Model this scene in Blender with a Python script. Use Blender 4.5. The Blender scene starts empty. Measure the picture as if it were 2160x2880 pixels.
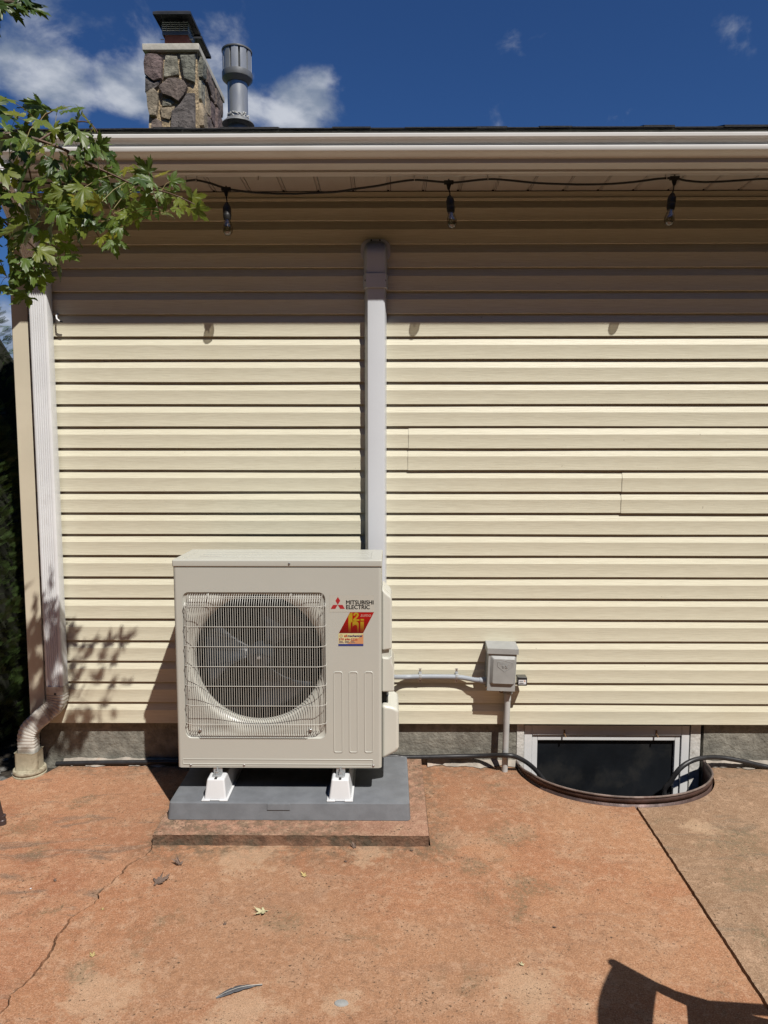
import bpy, bmesh, math, random
from math import sin, cos, pi, radians, atan2, sqrt, tan, atan
from mathutils import Vector, Matrix, noise as mnoise

random.seed(7)
scene = bpy.context.scene
COL = scene.collection

# ------------------------------------------------------------------ camera
CAM_D, CAM_H, PITCH, YAW, FPX = 3.75, 1.745, radians(5.3), radians(0.5), 2000.0
cd = bpy.data.cameras.new('camera')
cd.sensor_fit = 'VERTICAL'
cd.sensor_height = 36.0
cd.lens = FPX / 2880 * 36.0
cd.clip_start = 0.05
cd.clip_end = 5000
cam = bpy.data.objects.new('camera', cd)
cam.location = (0, -CAM_D, CAM_H)
cam.rotation_euler = (radians(90) - PITCH, 0, YAW)
COL.objects.link(cam)
scene.camera = cam

# ------------------------------------------------------------------ light
SUN = Vector((0.637, -1.0, 1.71)).normalized()
sd = bpy.data.lights.new('sun', 'SUN')
sd.energy = 5.0
sd.angle = radians(0.53)
sd.color = (1.0, 0.955, 0.89)
sun = bpy.data.objects.new('sun', sd)
sun.rotation_euler = SUN.to_track_quat('Z', 'Y').to_euler()
sun.location = (3, -6, 8)
COL.objects.link(sun)

scene.view_settings.view_transform = 'Standard'
scene.view_settings.look = 'None'
scene.view_settings.gamma = 1
scene.view_settings.use_curve_mapping = False
scene.view_settings.exposure = 0.0
scene.cycles.max_bounces = 8
scene.cycles.diffuse_bounces = 1
scene.cycles.transparent_max_bounces = 16


class NT:
    """small helper to write node trees"""
    def __init__(s, tree):
        s.t = tree
        s.n = tree.nodes
        s.l = tree.links

    def new(s, typ, **kw):
        n = s.n.new(typ)
        for k, v in kw.items():
            setattr(n, k, v)
        return n

    def link(s, a, b):
        s.l.new(a, b)

    def val(s, sock, v):
        if isinstance(v, (int, float, tuple, list)):
            if isinstance(v, (tuple, list)) and len(v) == 3 and sock.type == 'RGBA':
                v = (*v, 1)
            sock.default_value = v
        else:
            s.l.new(v, sock)

    def math(s, op, a, b=0.0, c=None, clamp=False):
        n = s.new('ShaderNodeMath', operation=op, use_clamp=clamp)
        s.val(n.inputs[0], a)
        s.val(n.inputs[1], b)
        if c is not None:
            s.val(n.inputs[2], c)
        return n.outputs[0]

    def noise(s, vec, scale, detail=4, rough=.55, dist=0.0):
        n = s.new('ShaderNodeTexNoise')
        s.link(vec, n.inputs['Vector'])
        n.inputs['Scale'].default_value = scale
        n.inputs['Detail'].default_value = detail
        n.inputs['Roughness'].default_value = rough
        n.inputs['Distortion'].default_value = dist
        return n.outputs['Fac']

    def map(s, v, a, b, c=0.0, d=1.0, smooth=True):
        n = s.new('ShaderNodeMapRange')
        n.interpolation_type = 'SMOOTHSTEP' if smooth else 'LINEAR'
        s.val(n.inputs[0], v)
        for i, q in enumerate((a, b, c, d)):
            n.inputs[i + 1].default_value = q
        return n.outputs[0]

    def mix(s, f, a, b, mode='MIX'):
        n = s.new('ShaderNodeMix', data_type='RGBA', blend_type=mode)
        s.val(n.inputs[0], f)
        s.val(n.inputs[6], a)
        s.val(n.inputs[7], b)
        return n.outputs[2]

    def scalevec(s, vec, sc):
        n = s.new('ShaderNodeMapping')
        s.link(vec, n.inputs[0])
        n.inputs['Scale'].default_value = sc
        return n.outputs[0]


# ------------------------------------------------------------------ sky
world = bpy.data.worlds.new('World')
scene.world = world
world.use_nodes = True
W = NT(world.node_tree)
W.n.clear()
wo = W.new('ShaderNodeOutputWorld')
bg = W.new('ShaderNodeBackground')
W.link(bg.outputs[0], wo.inputs[0])
sky = W.new('ShaderNodeTexSky', sky_type='NISHITA')
sky.sun_disc = False
sky.sun_elevation = math.asin(SUN.z)
sky.sun_rotation = atan2(SUN.x, SUN.y)
sky.altitude = 300
sky.air_density = 1.0
sky.dust_density = 0.3
sky.ozone_density = 4.0
tc = W.new('ShaderNodeTexCoord')
DIRV = tc.outputs['Generated']


def pix_ray(px, py):
    a = (px - 1080) / FPX
    b = (1440 - py) / FPX
    F = Vector((-sin(YAW) * cos(PITCH), cos(YAW) * cos(PITCH), -sin(PITCH)))
    R = Vector((cos(YAW), sin(YAW), 0))
    return F + a * R + b * R.cross(F)


def blob(px, py, r):
    """soft patch of sky where the clouds gather, around a direction"""
    d = pix_ray(px, py).normalized()
    n = W.new('ShaderNodeVectorMath', operation='DISTANCE')
    W.link(DIRV, n.inputs[0])
    n.inputs[1].default_value = d
    return W.map(n.outputs['Value'], 0.0, r / FPX, 1.0, 0.0)


def add_all(lst):
    r = lst[0]
    for q in lst[1:]:
        r = W.math('MAXIMUM', r, q)
    return r


cl_strong = add_all([blob(130, 230, 170), blob(380, 250, 150), blob(640, 270, 230), blob(830, 330, 210), blob(500, 300, 230), blob(10, 1000, 300)])
cl_weak = add_all([blob(640, 60, 150), blob(400, 40, 150), blob(2040, 100, 120), blob(1690, 290, 110), blob(1230, 350, 110), blob(60, 60, 260)])
wn = W.noise(W.scalevec(DIRV, (1, 1, 1.5)), 9.0, 12, .58, .25)
wn2 = W.noise(DIRV, 2.3, 6, .5, 0)
cover = W.math('ADD', wn, W.math('MULTIPLY', cl_strong, .29))
cover = W.math('ADD', cover, W.math('MULTIPLY', cl_weak, .105))
cover = W.math('ADD', cover, W.math('MULTIPLY', W.math('SUBTRACT', wn2, .53), .32))
cfac = W.map(cover, .60, .86, 0.0, .92)
shade = W.noise(W.scalevec(DIRV, (1, 1, 2)), 16.0, 6, .5, 0)
ccol = W.mix(W.map(shade, .35, .7), (4.6, 5.6, 7.4), (12.0, 12.6, 13.8))
skyc = W.mix(1.0, sky.outputs[0], (0.50, 0.84, 1.32), 'MULTIPLY')
W.link(W.mix(cfac, skyc, ccol), bg.inputs[0])
bg.inputs[1].default_value = 0.050


# ------------------------------------------------------------------ place points seen in the photograph
def at_y(px, py, y):
    r = pix_ray(px, py)
    t = (y + CAM_D) / r.y
    return Vector((r.x * t, y, CAM_H + r.z * t))


def at_z(px, py, z):
    r = pix_ray(px, py)
    t = (z - CAM_H) / r.z
    return Vector((r.x * t, -CAM_D + r.y * t, z))


# ------------------------------------------------------------------ materials
def base_mat(name):
    m = bpy.data.materials.new(name)
    m.use_nodes = True
    T = NT(m.node_tree)
    b = m.node_tree.nodes['Principled BSDF']
    t = T.new('ShaderNodeTexCoord')
    return m, T, b, t.outputs['Object']


def mat(name, col, rough=.5, metal=0.0, var=.12, scale=6.0, bump=.0, bscale=60.0, spec=.5, dirt=None, dirt_amt=.5, dirt_scale=3.0, stretch=(1, 1, 1), dirt_lo=.55, bdist=.004):
    m, T, b, co = base_mat(name)
    v = T.scalevec(co, stretch) if stretch != (1, 1, 1) else co
    n = T.noise(v, scale, 6, .6)
    dark = tuple(c * (1 - var) for c in col)
    lite = tuple(min(1, c * (1 + var)) for c in col)
    c = T.mix(T.map(n, .3, .7), dark, lite)
    if dirt:
        dn = T.noise(v, dirt_scale, 8, .65, .3)
        c = T.mix(T.math('MULTIPLY', T.map(dn, dirt_lo, dirt_lo + .2), dirt_amt), c, dirt)
    T.link(c, b.inputs['Base Color'])
    b.inputs['Metallic'].default_value = metal
    rn = T.map(T.noise(v, scale * 3, 3, .5), .2, .8, max(0, rough - .08), min(1, rough + .08))
    T.link(rn, b.inputs['Roughness'])
    b.inputs['Specular IOR Level'].default_value = spec
    if bump:
        bn = T.new('ShaderNodeBump')
        bn.inputs['Strength'].default_value = bump
        bn.inputs['Distance'].default_value = bdist
        T.link(T.noise(v, bscale, 6, .6), bn.inputs['Height'])
        T.link(bn.outputs[0], b.inputs['Normal'])
    return m


def siding_mat():
    m, T, b, co = base_mat('cream vinyl siding')
    g = T.scalevec(co, (3.2, 1, 95))
    grain = T.noise(g, 2.6, 5, .6, .9)
    blot = T.noise(co, 1.7, 5, .6)
    c = T.mix(T.map(grain, .3, .7), (.66, .62, .475), (.765, .73, .57))
    c = T.mix(T.math('MULTIPLY', T.map(blot, .52, .8), .35), c, (.62, .56, .40))
    spk = T.noise(T.scalevec(co, (1, 1, 1)), 85, 2, .4)
    c = T.mix(T.math('MULTIPLY', T.map(spk, .77, .80), .6), c, (.2, .17, .12))
    T.link(c, b.inputs['Base Color'])
    b.inputs['Roughness'].default_value = .42
    b.inputs['Specular IOR Level'].default_value = .35
    bn = T.new('ShaderNodeBump')
    bn.inputs['Strength'].default_value = .55
    bn.inputs['Distance'].default_value = .0016
    T.link(grain, bn.inputs['Height'])
    T.link(bn.outputs[0], b.inputs['Normal'])
    return m


def patio_mat(name, a, bcol, ccol, stain, seed, smear=.3, spots=()):
    m, T, b, co0 = base_mat(name)
    mp = T.new('ShaderNodeMapping')
    T.link(co0, mp.inputs[0])
    mp.inputs['Location'].default_value = (seed * 7.3, seed * 3.1, 0)
    co = mp.outputs[0]
    big = T.noise(co, 1.5, 7, .62, .8)
    mid = T.noise(co, 6.5, 8, .68, .6)
    fine = T.noise(co, 60, 5, .7)
    grit = T.noise(co, 190, 3, .6)
    c = T.mix(T.map(big, .40, .60), a, bcol)
    c = T.mix(T.math('MULTIPLY', T.map(mid, .48, .64), .7), c, ccol)
    # brushed, smeared colour wash
    mp2 = T.new('ShaderNodeMapping')
    T.link(co, mp2.inputs[0])
    mp2.inputs['Rotation'].default_value = (0, 0, -.35)
    mp2.inputs['Scale'].default_value = (1.0, 4.0, 1)
    sm = T.noise(mp2.outputs[0], 2.6, 7, .65, 1.2)
    c = T.mix(T.math('MULTIPLY', T.map(sm, .53, .66), smear), c, stain)
    # darker mossy blots, broken up by the grain
    bl = T.noise(co, 2.7, 9, .74, .5)
    blm = T.math('MULTIPLY', T.map(bl, .56, .68), T.map(fine, .36, .56))
    c = T.mix(T.math('MULTIPLY', blm, .75), c, (.12, .105, .06))
    # pale worn spots
    pl = T.noise(co, 3.7, 9, .75, .3)
    plm = T.map(pl, .55, .68)
    c = T.mix(T.math('MULTIPLY', plm, .5), c, (.56, .37, .24))
    c = T.mix(T.math('MULTIPLY', T.map(fine, .40, .52, 1, 0), .30), c, (.20, .10, .055))
    c = T.mix(T.math('MULTIPLY', T.map(grit, .37, .47, 1, 0), T.math('MULTIPLY_ADD', plm, .35, .42)), c, (.13, .075, .045))
    c = T.mix(T.math('MULTIPLY', T.map(grit, .54, .64), .42), c, (.66, .45, .31))
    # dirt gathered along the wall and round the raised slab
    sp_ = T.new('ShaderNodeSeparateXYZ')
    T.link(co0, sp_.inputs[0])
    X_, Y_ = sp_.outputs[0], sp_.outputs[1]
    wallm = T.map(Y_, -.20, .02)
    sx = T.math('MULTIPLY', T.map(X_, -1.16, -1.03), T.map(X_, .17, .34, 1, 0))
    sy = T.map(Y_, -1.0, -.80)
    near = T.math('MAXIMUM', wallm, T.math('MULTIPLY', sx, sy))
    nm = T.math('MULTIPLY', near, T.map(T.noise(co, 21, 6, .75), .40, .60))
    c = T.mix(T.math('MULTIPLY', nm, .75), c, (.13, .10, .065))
    wide = T.noise(co, .8, 4, .5, .4)
    c = T.mix(T.math('MULTIPLY', T.map(wide, .42, .6), .22), c, (.22, .13, .08))
    m28 = T.noise(co, 26, 7, .72, .3)
    c = T.mix(T.math('MULTIPLY', T.map(m28, .52, .64), .30), c, (.60, .40, .27))
    c = T.mix(T.math('MULTIPLY', T.map(m28, .36, .47, 1, 0), .28), c, (.17, .085, .045))
    for sx0, sy0, sr, kind in spots:
        dn = T.new('ShaderNodeVectorMath', operation='DISTANCE')
        T.link(co0, dn.inputs[0])
        dn.inputs[1].default_value = (sx0, sy0, 0)
        dd = T.math('ADD', dn.outputs['Value'], T.math('MULTIPLY', T.math('SUBTRACT', T.noise(co, 9, 8, .75), .5), sr * 5.0))
        msk = T.map(dd, sr * .35, sr, 1, 0)
        if kind == 'moss':
            msk = T.math('MULTIPLY', msk, T.map(fine, .42, .54))
            c = T.mix(T.math('MULTIPLY', msk, .5), c, (.15, .12, .07))
        else:
            c = T.mix(T.math('MULTIPLY', msk, .45), c, (.58, .40, .26))
            msk2 = T.math('MULTIPLY', msk, T.map(T.noise(co, 230, 4, .7), .53, .62))
            c = T.mix(T.math('MULTIPLY', msk2, .7), c, (.14, .095, .06))
    # pits and dark specks in patches
    pit = T.noise(co, 95, 2, .5)
    pm = T.math('MULTIPLY', T.map(pit, .63, .67), T.map(mid, .46, .58))
    c = T.mix(T.math('MULTIPLY', pm, .85), c, (.06, .04, .026))
    # hairline crazing
    vo = T.new('ShaderNodeTexVoronoi', feature='DISTANCE_TO_EDGE')
    mv = T.new('ShaderNodeVectorMath', operation='ADD')
    nz = T.new('ShaderNodeTexNoise')
    T.link(co, nz.inputs['Vector'])
    nz.inputs['Scale'].default_value = 9
    nz.inputs['Detail'].default_value = 6
    sc = T.new('ShaderNodeVectorMath', operation='SCALE')
    T.link(nz.outputs['Color'], sc.inputs[0])
    sc.inputs['Scale'].default_value = .30
    T.link(co, mv.inputs[0])
    T.link(sc.outputs[0], mv.inputs[1])
    T.link(mv.outputs[0], vo.inputs['Vector'])
    vo.inputs['Scale'].default_value = 3.3
    cm = T.math('MULTIPLY', T.map(vo.outputs['Distance'], 0.0, .010, 1, 0), T.map(T.noise(co, 2.0, 4, .6), .52, .64))
    c = T.mix(T.math('MULTIPLY', cm, .55), c, (.07, .05, .032))
    T.link(c, b.inputs['Base Color'])
    b.inputs['Roughness'].default_value = .88
    b.inputs['Specular IOR Level'].default_value = .25
    h = T.math('ADD', T.math('MULTIPLY', fine, .5), T.math('MULTIPLY', grit, .35))
    h = T.math('ADD', h, T.math('MULTIPLY', mid, .9))
    h = T.math('SUBTRACT', h, T.math('MULTIPLY', pm, .8))
    bn = T.new('ShaderNodeBump')
    bn.inputs['Strength'].default_value = .55
    bn.inputs['Distance'].default_value = .006
    T.link(h, bn.inputs['Height'])
    T.link(bn.outputs[0], b.inputs['Normal'])
    return m


def leaf_mat(name, top, under, trans=.35):
    m, T, b, co = base_mat(name)
    oi = T.new('ShaderNodeObjectInfo')
    geo = T.new('ShaderNodeNewGeometry')
    r = oi.outputs['Random']
    yel = T.mix(T.map(r, .55, 1.0), top, (top[0] * 1.9, top[1] * 1.35, top[2] * .9))
    n = T.noise(co, 30, 4, .6)
    yel = T.mix(T.map(n, .3, .7), yel, tuple(x * .75 for x in top))
    c = T.mix(geo.outputs['Backfacing'], yel, under)
    T.link(c, b.inputs['Base Color'])
    b.inputs['Roughness'].default_value = .42
    tr = T.new('ShaderNodeBsdfTranslucent')
    T.link(T.mix(.5, yel, (.22, .30, .02)), tr.inputs[0])
    mx = T.new('ShaderNodeMixShader')
    mx.inputs[0].default_value = trans
    T.link(b.outputs[0], mx.inputs[1])
    T.link(tr.outputs[0], mx.inputs[2])
    T.link(mx.outputs[0], m.node_tree.nodes['Material Output'].inputs[0])
    return m


def glass_mat(name, tint=(1, 1, 1), refl=.0):
    m, T, b, co = base_mat(name)
    tr = T.new('ShaderNodeBsdfTransparent')
    tr.inputs[0].default_value = (*tint, 1)
    gl = T.new('ShaderNodeBsdfGlossy')
    gl.inputs['Roughness'].default_value = .03
    fr = T.new('ShaderNodeLayerWeight')
    fr.inputs[0].default_value = .5
    fr_out = T.math('MULTIPLY_ADD', T.math('POWER', fr.outputs['Facing'], 3.0), .55, .04)
    mx = T.new('ShaderNodeMixShader')
    T.link(T.math('ADD', fr_out, refl, clamp=True), mx.inputs[0])
    T.link(tr.outputs[0], mx.inputs[1])
    T.link(gl.outputs[0], mx.inputs[2])
    T.link(mx.outputs[0], m.node_tree.nodes['Material Output'].inputs[0])
    return m


def hi_label_mat(name, top, bottom, z0, z1):
    """printed colour that fades from one ink to another down the sticker"""
    m, T, b, co = base_mat(name)
    s = T.new('ShaderNodeSeparateXYZ')
    T.link(co, s.inputs[0])
    T.link(T.mix(T.map(s.outputs[2], z0, z1), bottom, top), b.inputs['Base Color'])
    b.inputs['Roughness'].default_value = .35
    return m


M = {}
M['siding'] = siding_mat()
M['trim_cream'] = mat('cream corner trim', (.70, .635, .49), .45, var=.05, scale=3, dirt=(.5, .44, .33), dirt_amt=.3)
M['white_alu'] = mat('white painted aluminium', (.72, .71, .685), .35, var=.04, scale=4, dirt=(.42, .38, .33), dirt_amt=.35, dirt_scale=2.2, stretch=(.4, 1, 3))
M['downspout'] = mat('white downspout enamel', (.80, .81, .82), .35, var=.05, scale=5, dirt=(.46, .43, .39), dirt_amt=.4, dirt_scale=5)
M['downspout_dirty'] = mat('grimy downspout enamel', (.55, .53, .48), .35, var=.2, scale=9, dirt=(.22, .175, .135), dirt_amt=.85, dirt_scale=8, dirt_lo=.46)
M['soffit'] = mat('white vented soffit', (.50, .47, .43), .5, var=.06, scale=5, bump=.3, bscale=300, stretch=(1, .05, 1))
M['drip'] = mat('weathered drip edge', (.34, .33, .28), .6, var=.2, scale=9, dirt=(.10, .10, .06), dirt_amt=.6, dirt_scale=7)
M['shingle'] = mat('charcoal asphalt shingle', (.035, .034, .036), .95, var=.35, scale=90, bump=.8, bscale=220)
M['foundation'] = mat('grey parged foundation', (.235, .225, .19), .9, var=.3, scale=14, bump=.8, bscale=38, dirt=(.15, .14, .115), dirt_amt=.75, dirt_scale=4, dirt_lo=.47, bdist=.012)
M['patch'] = mat('pale mortar smear', (.36, .32, .27), .9, var=.25, scale=14, bump=.8, bscale=60, dirt=(.36, .19, .12), dirt_amt=.8, dirt_scale=14)
def spot_list(lst):
    out = []
    for px, py, r_, k in lst:
        p = at_z(px, py, 0)
        out.append((p.x, p.y, r_, k))
    return out


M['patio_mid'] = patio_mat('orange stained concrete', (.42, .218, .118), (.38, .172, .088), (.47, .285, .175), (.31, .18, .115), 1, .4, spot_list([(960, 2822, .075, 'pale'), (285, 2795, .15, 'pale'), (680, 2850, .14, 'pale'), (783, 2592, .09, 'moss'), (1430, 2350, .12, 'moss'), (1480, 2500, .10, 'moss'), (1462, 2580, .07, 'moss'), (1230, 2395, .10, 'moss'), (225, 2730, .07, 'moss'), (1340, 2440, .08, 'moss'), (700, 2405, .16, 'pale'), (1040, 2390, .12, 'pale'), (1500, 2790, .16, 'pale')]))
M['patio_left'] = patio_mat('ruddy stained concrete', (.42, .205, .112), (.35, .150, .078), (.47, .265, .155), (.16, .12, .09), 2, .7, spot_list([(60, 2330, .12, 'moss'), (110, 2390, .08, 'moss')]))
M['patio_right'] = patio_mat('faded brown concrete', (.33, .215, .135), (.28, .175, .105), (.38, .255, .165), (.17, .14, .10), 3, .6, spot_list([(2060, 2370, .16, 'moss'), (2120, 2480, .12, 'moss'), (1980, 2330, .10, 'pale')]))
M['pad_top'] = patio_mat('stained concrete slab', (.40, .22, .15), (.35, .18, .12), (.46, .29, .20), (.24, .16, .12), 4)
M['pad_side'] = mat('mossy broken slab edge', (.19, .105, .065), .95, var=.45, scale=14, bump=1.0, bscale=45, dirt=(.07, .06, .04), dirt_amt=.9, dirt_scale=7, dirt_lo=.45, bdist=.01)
M['soil'] = mat('dark damp soil', (.035, .028, .02), .95, var=.5, scale=40, bump=1.0, bscale=60, bdist=.01)
M['lawn'] = mat('mown lawn', (.05, .085, .025), .95, var=.4, scale=8)
M['hill'] = mat('wooded hill', (.035, .06, .04), .95, var=.4, scale=.02)
M['ac'] = mat('ivory painted steel', (.50, .50, .45), .36, var=.015, scale=2, bump=.04, bscale=400, bdist=.001)
M['ac_plastic'] = mat('ivory plastic', (.60, .595, .53), .32, var=.02, scale=3)
M['grille'] = mat('ivory coated wire', (.54, .53, .48), .4, var=.03)
M['fan_black'] = mat('dark grey fan plastic', (.022, .028, .036), .38, var=.2, scale=8)
M['coil'] = mat('black coil fins', (.003, .0035, .005), .6, var=.2)
M['recess'] = mat('dark fan housing', (.008, .008, .009), .6, var=.2)
M['screw'] = mat('zinc screw', (.42, .42, .43), .35, metal=.9, var=.1)
M['zinc'] = mat('bright zinc plate', (.50, .52, .53), .3, metal=.55, var=.12, scale=20)
M['pad_grey'] = mat('grey equipment pad plastic', (.165, .175, .19), .6, var=.12, scale=12, bump=.35, bscale=160, bdist=.0015)
M['riser'] = mat('white plastic riser', (.70, .715, .73), .38, var=.02)
M['riser_slot'] = mat('black slot', (.02, .02, .02), .7)
M['duct'] = mat('grey white duct plastic', (.64, .665, .70), .36, var=.02, scale=3)
M['box_grey'] = mat('weathered grey enamel', (.33, .335, .325), .5, metal=0, var=.1, scale=9, dirt=(.22, .22, .215), dirt_amt=.6, dirt_scale=9)
M['conduit'] = mat('blue grey flexible conduit', (.34, .37, .41), .35, var=.06)
M['pvc'] = mat('grey pvc pipe', (.48, .48, .47), .45, var=.08, dirt=(.34, .33, .31), dirt_amt=.5, dirt_scale=8)
M['rust'] = mat('rusty steel strap', (.22, .13, .07), .6, metal=.3, var=.4, scale=60)
M['black_plastic'] = mat('gloss black plastic', (.015, .015, .016), .22, var=.1)
M['label_white'] = mat('white printed label', (.75, .76, .78), .4, var=.02)
M['ink'] = mat('black ink', (.012, .012, .012), .4)
M['ink_blue'] = mat('blue ink', (.03, .05, .22), .4)
M['ink_navy'] = mat('navy ink', (.05, .03, .16), .4)
M['ink_red'] = mat('red ink', (.42, .025, .03), .4)
M['ink_crimson'] = mat('crimson ink', (.50, .03, .03), .4)
M['ink_orange'] = mat('orange ink', (.62, .30, .14), .4)
M['ink_grey'] = mat('grey ink', (.25, .2, .2), .4)
M['sumo_ink'] = mat('pale pink ink', (.56, .36, .30), .4)
M['sticker_yellow'] = hi_label_mat('cream to orange sticker', (.62, .55, .30), (.72, .46, .32), .66, .72)
M['hi_red'] = hi_label_mat('red sticker print', (.36, .005, .005), (.17, .002, .002), .72, .80)
M['hi_gold'] = hi_label_mat('gold sticker print', (.40, .27, .015), (.21, .045, .008), .725, .785)
M['hose'] = mat('black rubber hose', (.022, .022, .024), .42, var=.25, scale=12)
M['win_frame'] = mat('white window vinyl', (.74, .74, .74), .4, var=.03, dirt=(.5, .47, .43), dirt_amt=.35)
M['old_paint'] = mat('peeling white paint', (.62, .60, .56), .8, var=.15, scale=20, bump=.8, bscale=60, dirt=(.25, .20, .15), dirt_amt=.9, dirt_scale=16)
M['screen'] = mat('dark window screen', (.011, .013, .016), .35, var=.3, scale=4, dirt=(.035, .034, .032), dirt_amt=.6, dirt_scale=6, dirt_lo=.5, spec=.5)
M['well'] = mat('rusted galvanised steel', (.085, .052, .045), .5, metal=.35, var=.4, scale=8, bump=.5, bscale=40, dirt=(.12, .035, .025), dirt_amt=.7, dirt_scale=9)
M['well_rim'] = mat('weathered steel rim', (.19, .145, .125), .55, metal=.2, var=.4, scale=14, dirt=(.10, .03, .02), dirt_amt=.8, dirt_scale=12)
M['cord'] = mat('black rubber cord', (.012, .012, .012), .5)
M['socket'] = mat('black lamp socket', (.02, .02, .02), .45)
M['bulb'] = glass_mat('clear bulb glass', (.62, .60, .54), .12)
M['filament'] = mat('filament stem', (.6, .5, .35), .4)
M['clip'] = mat('clear plastic clip', (.55, .52, .48), .3)
M['adapter'] = mat('aged cream plastic adapter', (.44, .40, .29), .6, var=.2, scale=14, dirt=(.20, .165, .11), dirt_amt=.9, dirt_scale=13, dirt_lo=.46, bump=.3, bscale=70)
M['mortar'] = mat('tan mortar', (.44, .34, .21), .95, var=.3, scale=12, bump=1.0, bscale=30, dirt=(.22, .17, .12), dirt_amt=.6, dirt_scale=5, bdist=.03)
for i, c in enumerate([(.145, .105, .098), (.25, .235, .18), (.175, .175, .14), (.165, .128, .108), (.28, .235, .17), (.135, .118, .11), (.31, .25, .17)]):
    M['stone%d' % i] = mat('fieldstone tone %d' % i, c, .85, var=.40, scale=9, bump=1.0, bscale=14, dirt=tuple(x * 1.5 for x in c), dirt_amt=.5, dirt_scale=7, bdist=.03)
M['crown'] = mat('pale concrete crown', (.52, .49, .42), .9, var=.15, scale=8, bump=.5, bscale=50, dirt=(.30, .27, .22), dirt_amt=.6, dirt_scale=12)
M['flue'] = mat('red clay flue', (.26, .095, .065), .8, var=.2, scale=10)
M['cap_black'] = mat('black painted steel', (.035, .036, .038), .45, metal=.2, var=.15)
M['cap_grey'] = mat('grey steel band', (.17, .185, .19), .4, metal=.4, var=.12)
M['mesh_metal'] = mat('galvanised mesh', (.42, .45, .47), .4, metal=.6)
M['galv'] = mat('galvanised sheet', (.46, .475, .48), .34, metal=.5, var=.15, scale=5, stretch=(1, 1, .3))
M['galv_dull'] = mat('dull galvanised sheet', (.24, .245, .245), .42, metal=.4, var=.12, scale=6)
M['caulk'] = mat('silver roof sealant', (.62, .62, .60), .5, var=.1, bump=.8, bscale=60)
M['bark'] = mat('grey brown bark', (.14, .105, .075), .9, var=.3, scale=20, bump=.8, bscale=60)
M['twig'] = mat('red brown twig', (.13, .075, .05), .7, var=.2)
M['petiole'] = mat('pale leaf stalk', (.30, .24, .09), .5, var=.2)
M['leaf'] = leaf_mat('maple leaf green', (.125, .20, .038), (.34, .40, .30), .40)
M['leaf_dark'] = leaf_mat('deep green maple leaf', (.055, .105, .024), (.26, .32, .22), .30)
M['leaf_yellow'] = leaf_mat('yellowing maple leaf', (.21, .25, .035), (.32, .35, .18), .45)
M['thuja'] = leaf_mat('arborvitae green', (.075, .125, .035), (.065, .10, .035), .12)
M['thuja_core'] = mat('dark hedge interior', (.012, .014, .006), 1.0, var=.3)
M['sky_blocker_green'] = mat('deep green sky blocker', (.020, .034, .012), .95, var=.4)  # for the unseen belt added to block sky light
M['pebble'] = mat('grey river pebble', (.13, .125, .115), .8, var=.25, scale=10)
M['dry_brown'] = mat('withered brown leaf', (.16, .11, .085), .8, var=.3, scale=40)
M['dry_pale'] = mat('pale dry leaf', (.55, .50, .30), .7, var=.2, scale=40, dirt=(.45, .25, .08), dirt_amt=.8, dirt_scale=30)
M['dry_yellow'] = mat('yellow dry leaf', (.52, .40, .17), .7, var=.2, scale=40)
M['feather'] = mat('grey feather', (.085, .085, .092), .6, var=.3, scale=30, stretch=(1, 8, 1))
M['quill'] = mat('pale quill', (.6, .58, .52), .5)
M['furniture'] = mat('dark bronze metal', (.075, .055, .055), .4, metal=.3, var=.15)
M['sling'] = mat('dark woven sling', (.045, .038, .034), .8, var=.2, bump=.4, bscale=300)
M['glass_top'] = glass_mat('grey table glass', (.5, .52, .52), .05)
M['wood_dark'] = mat('dark sill board', (.07, .045, .03), .9, var=.4, scale=20)


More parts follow.
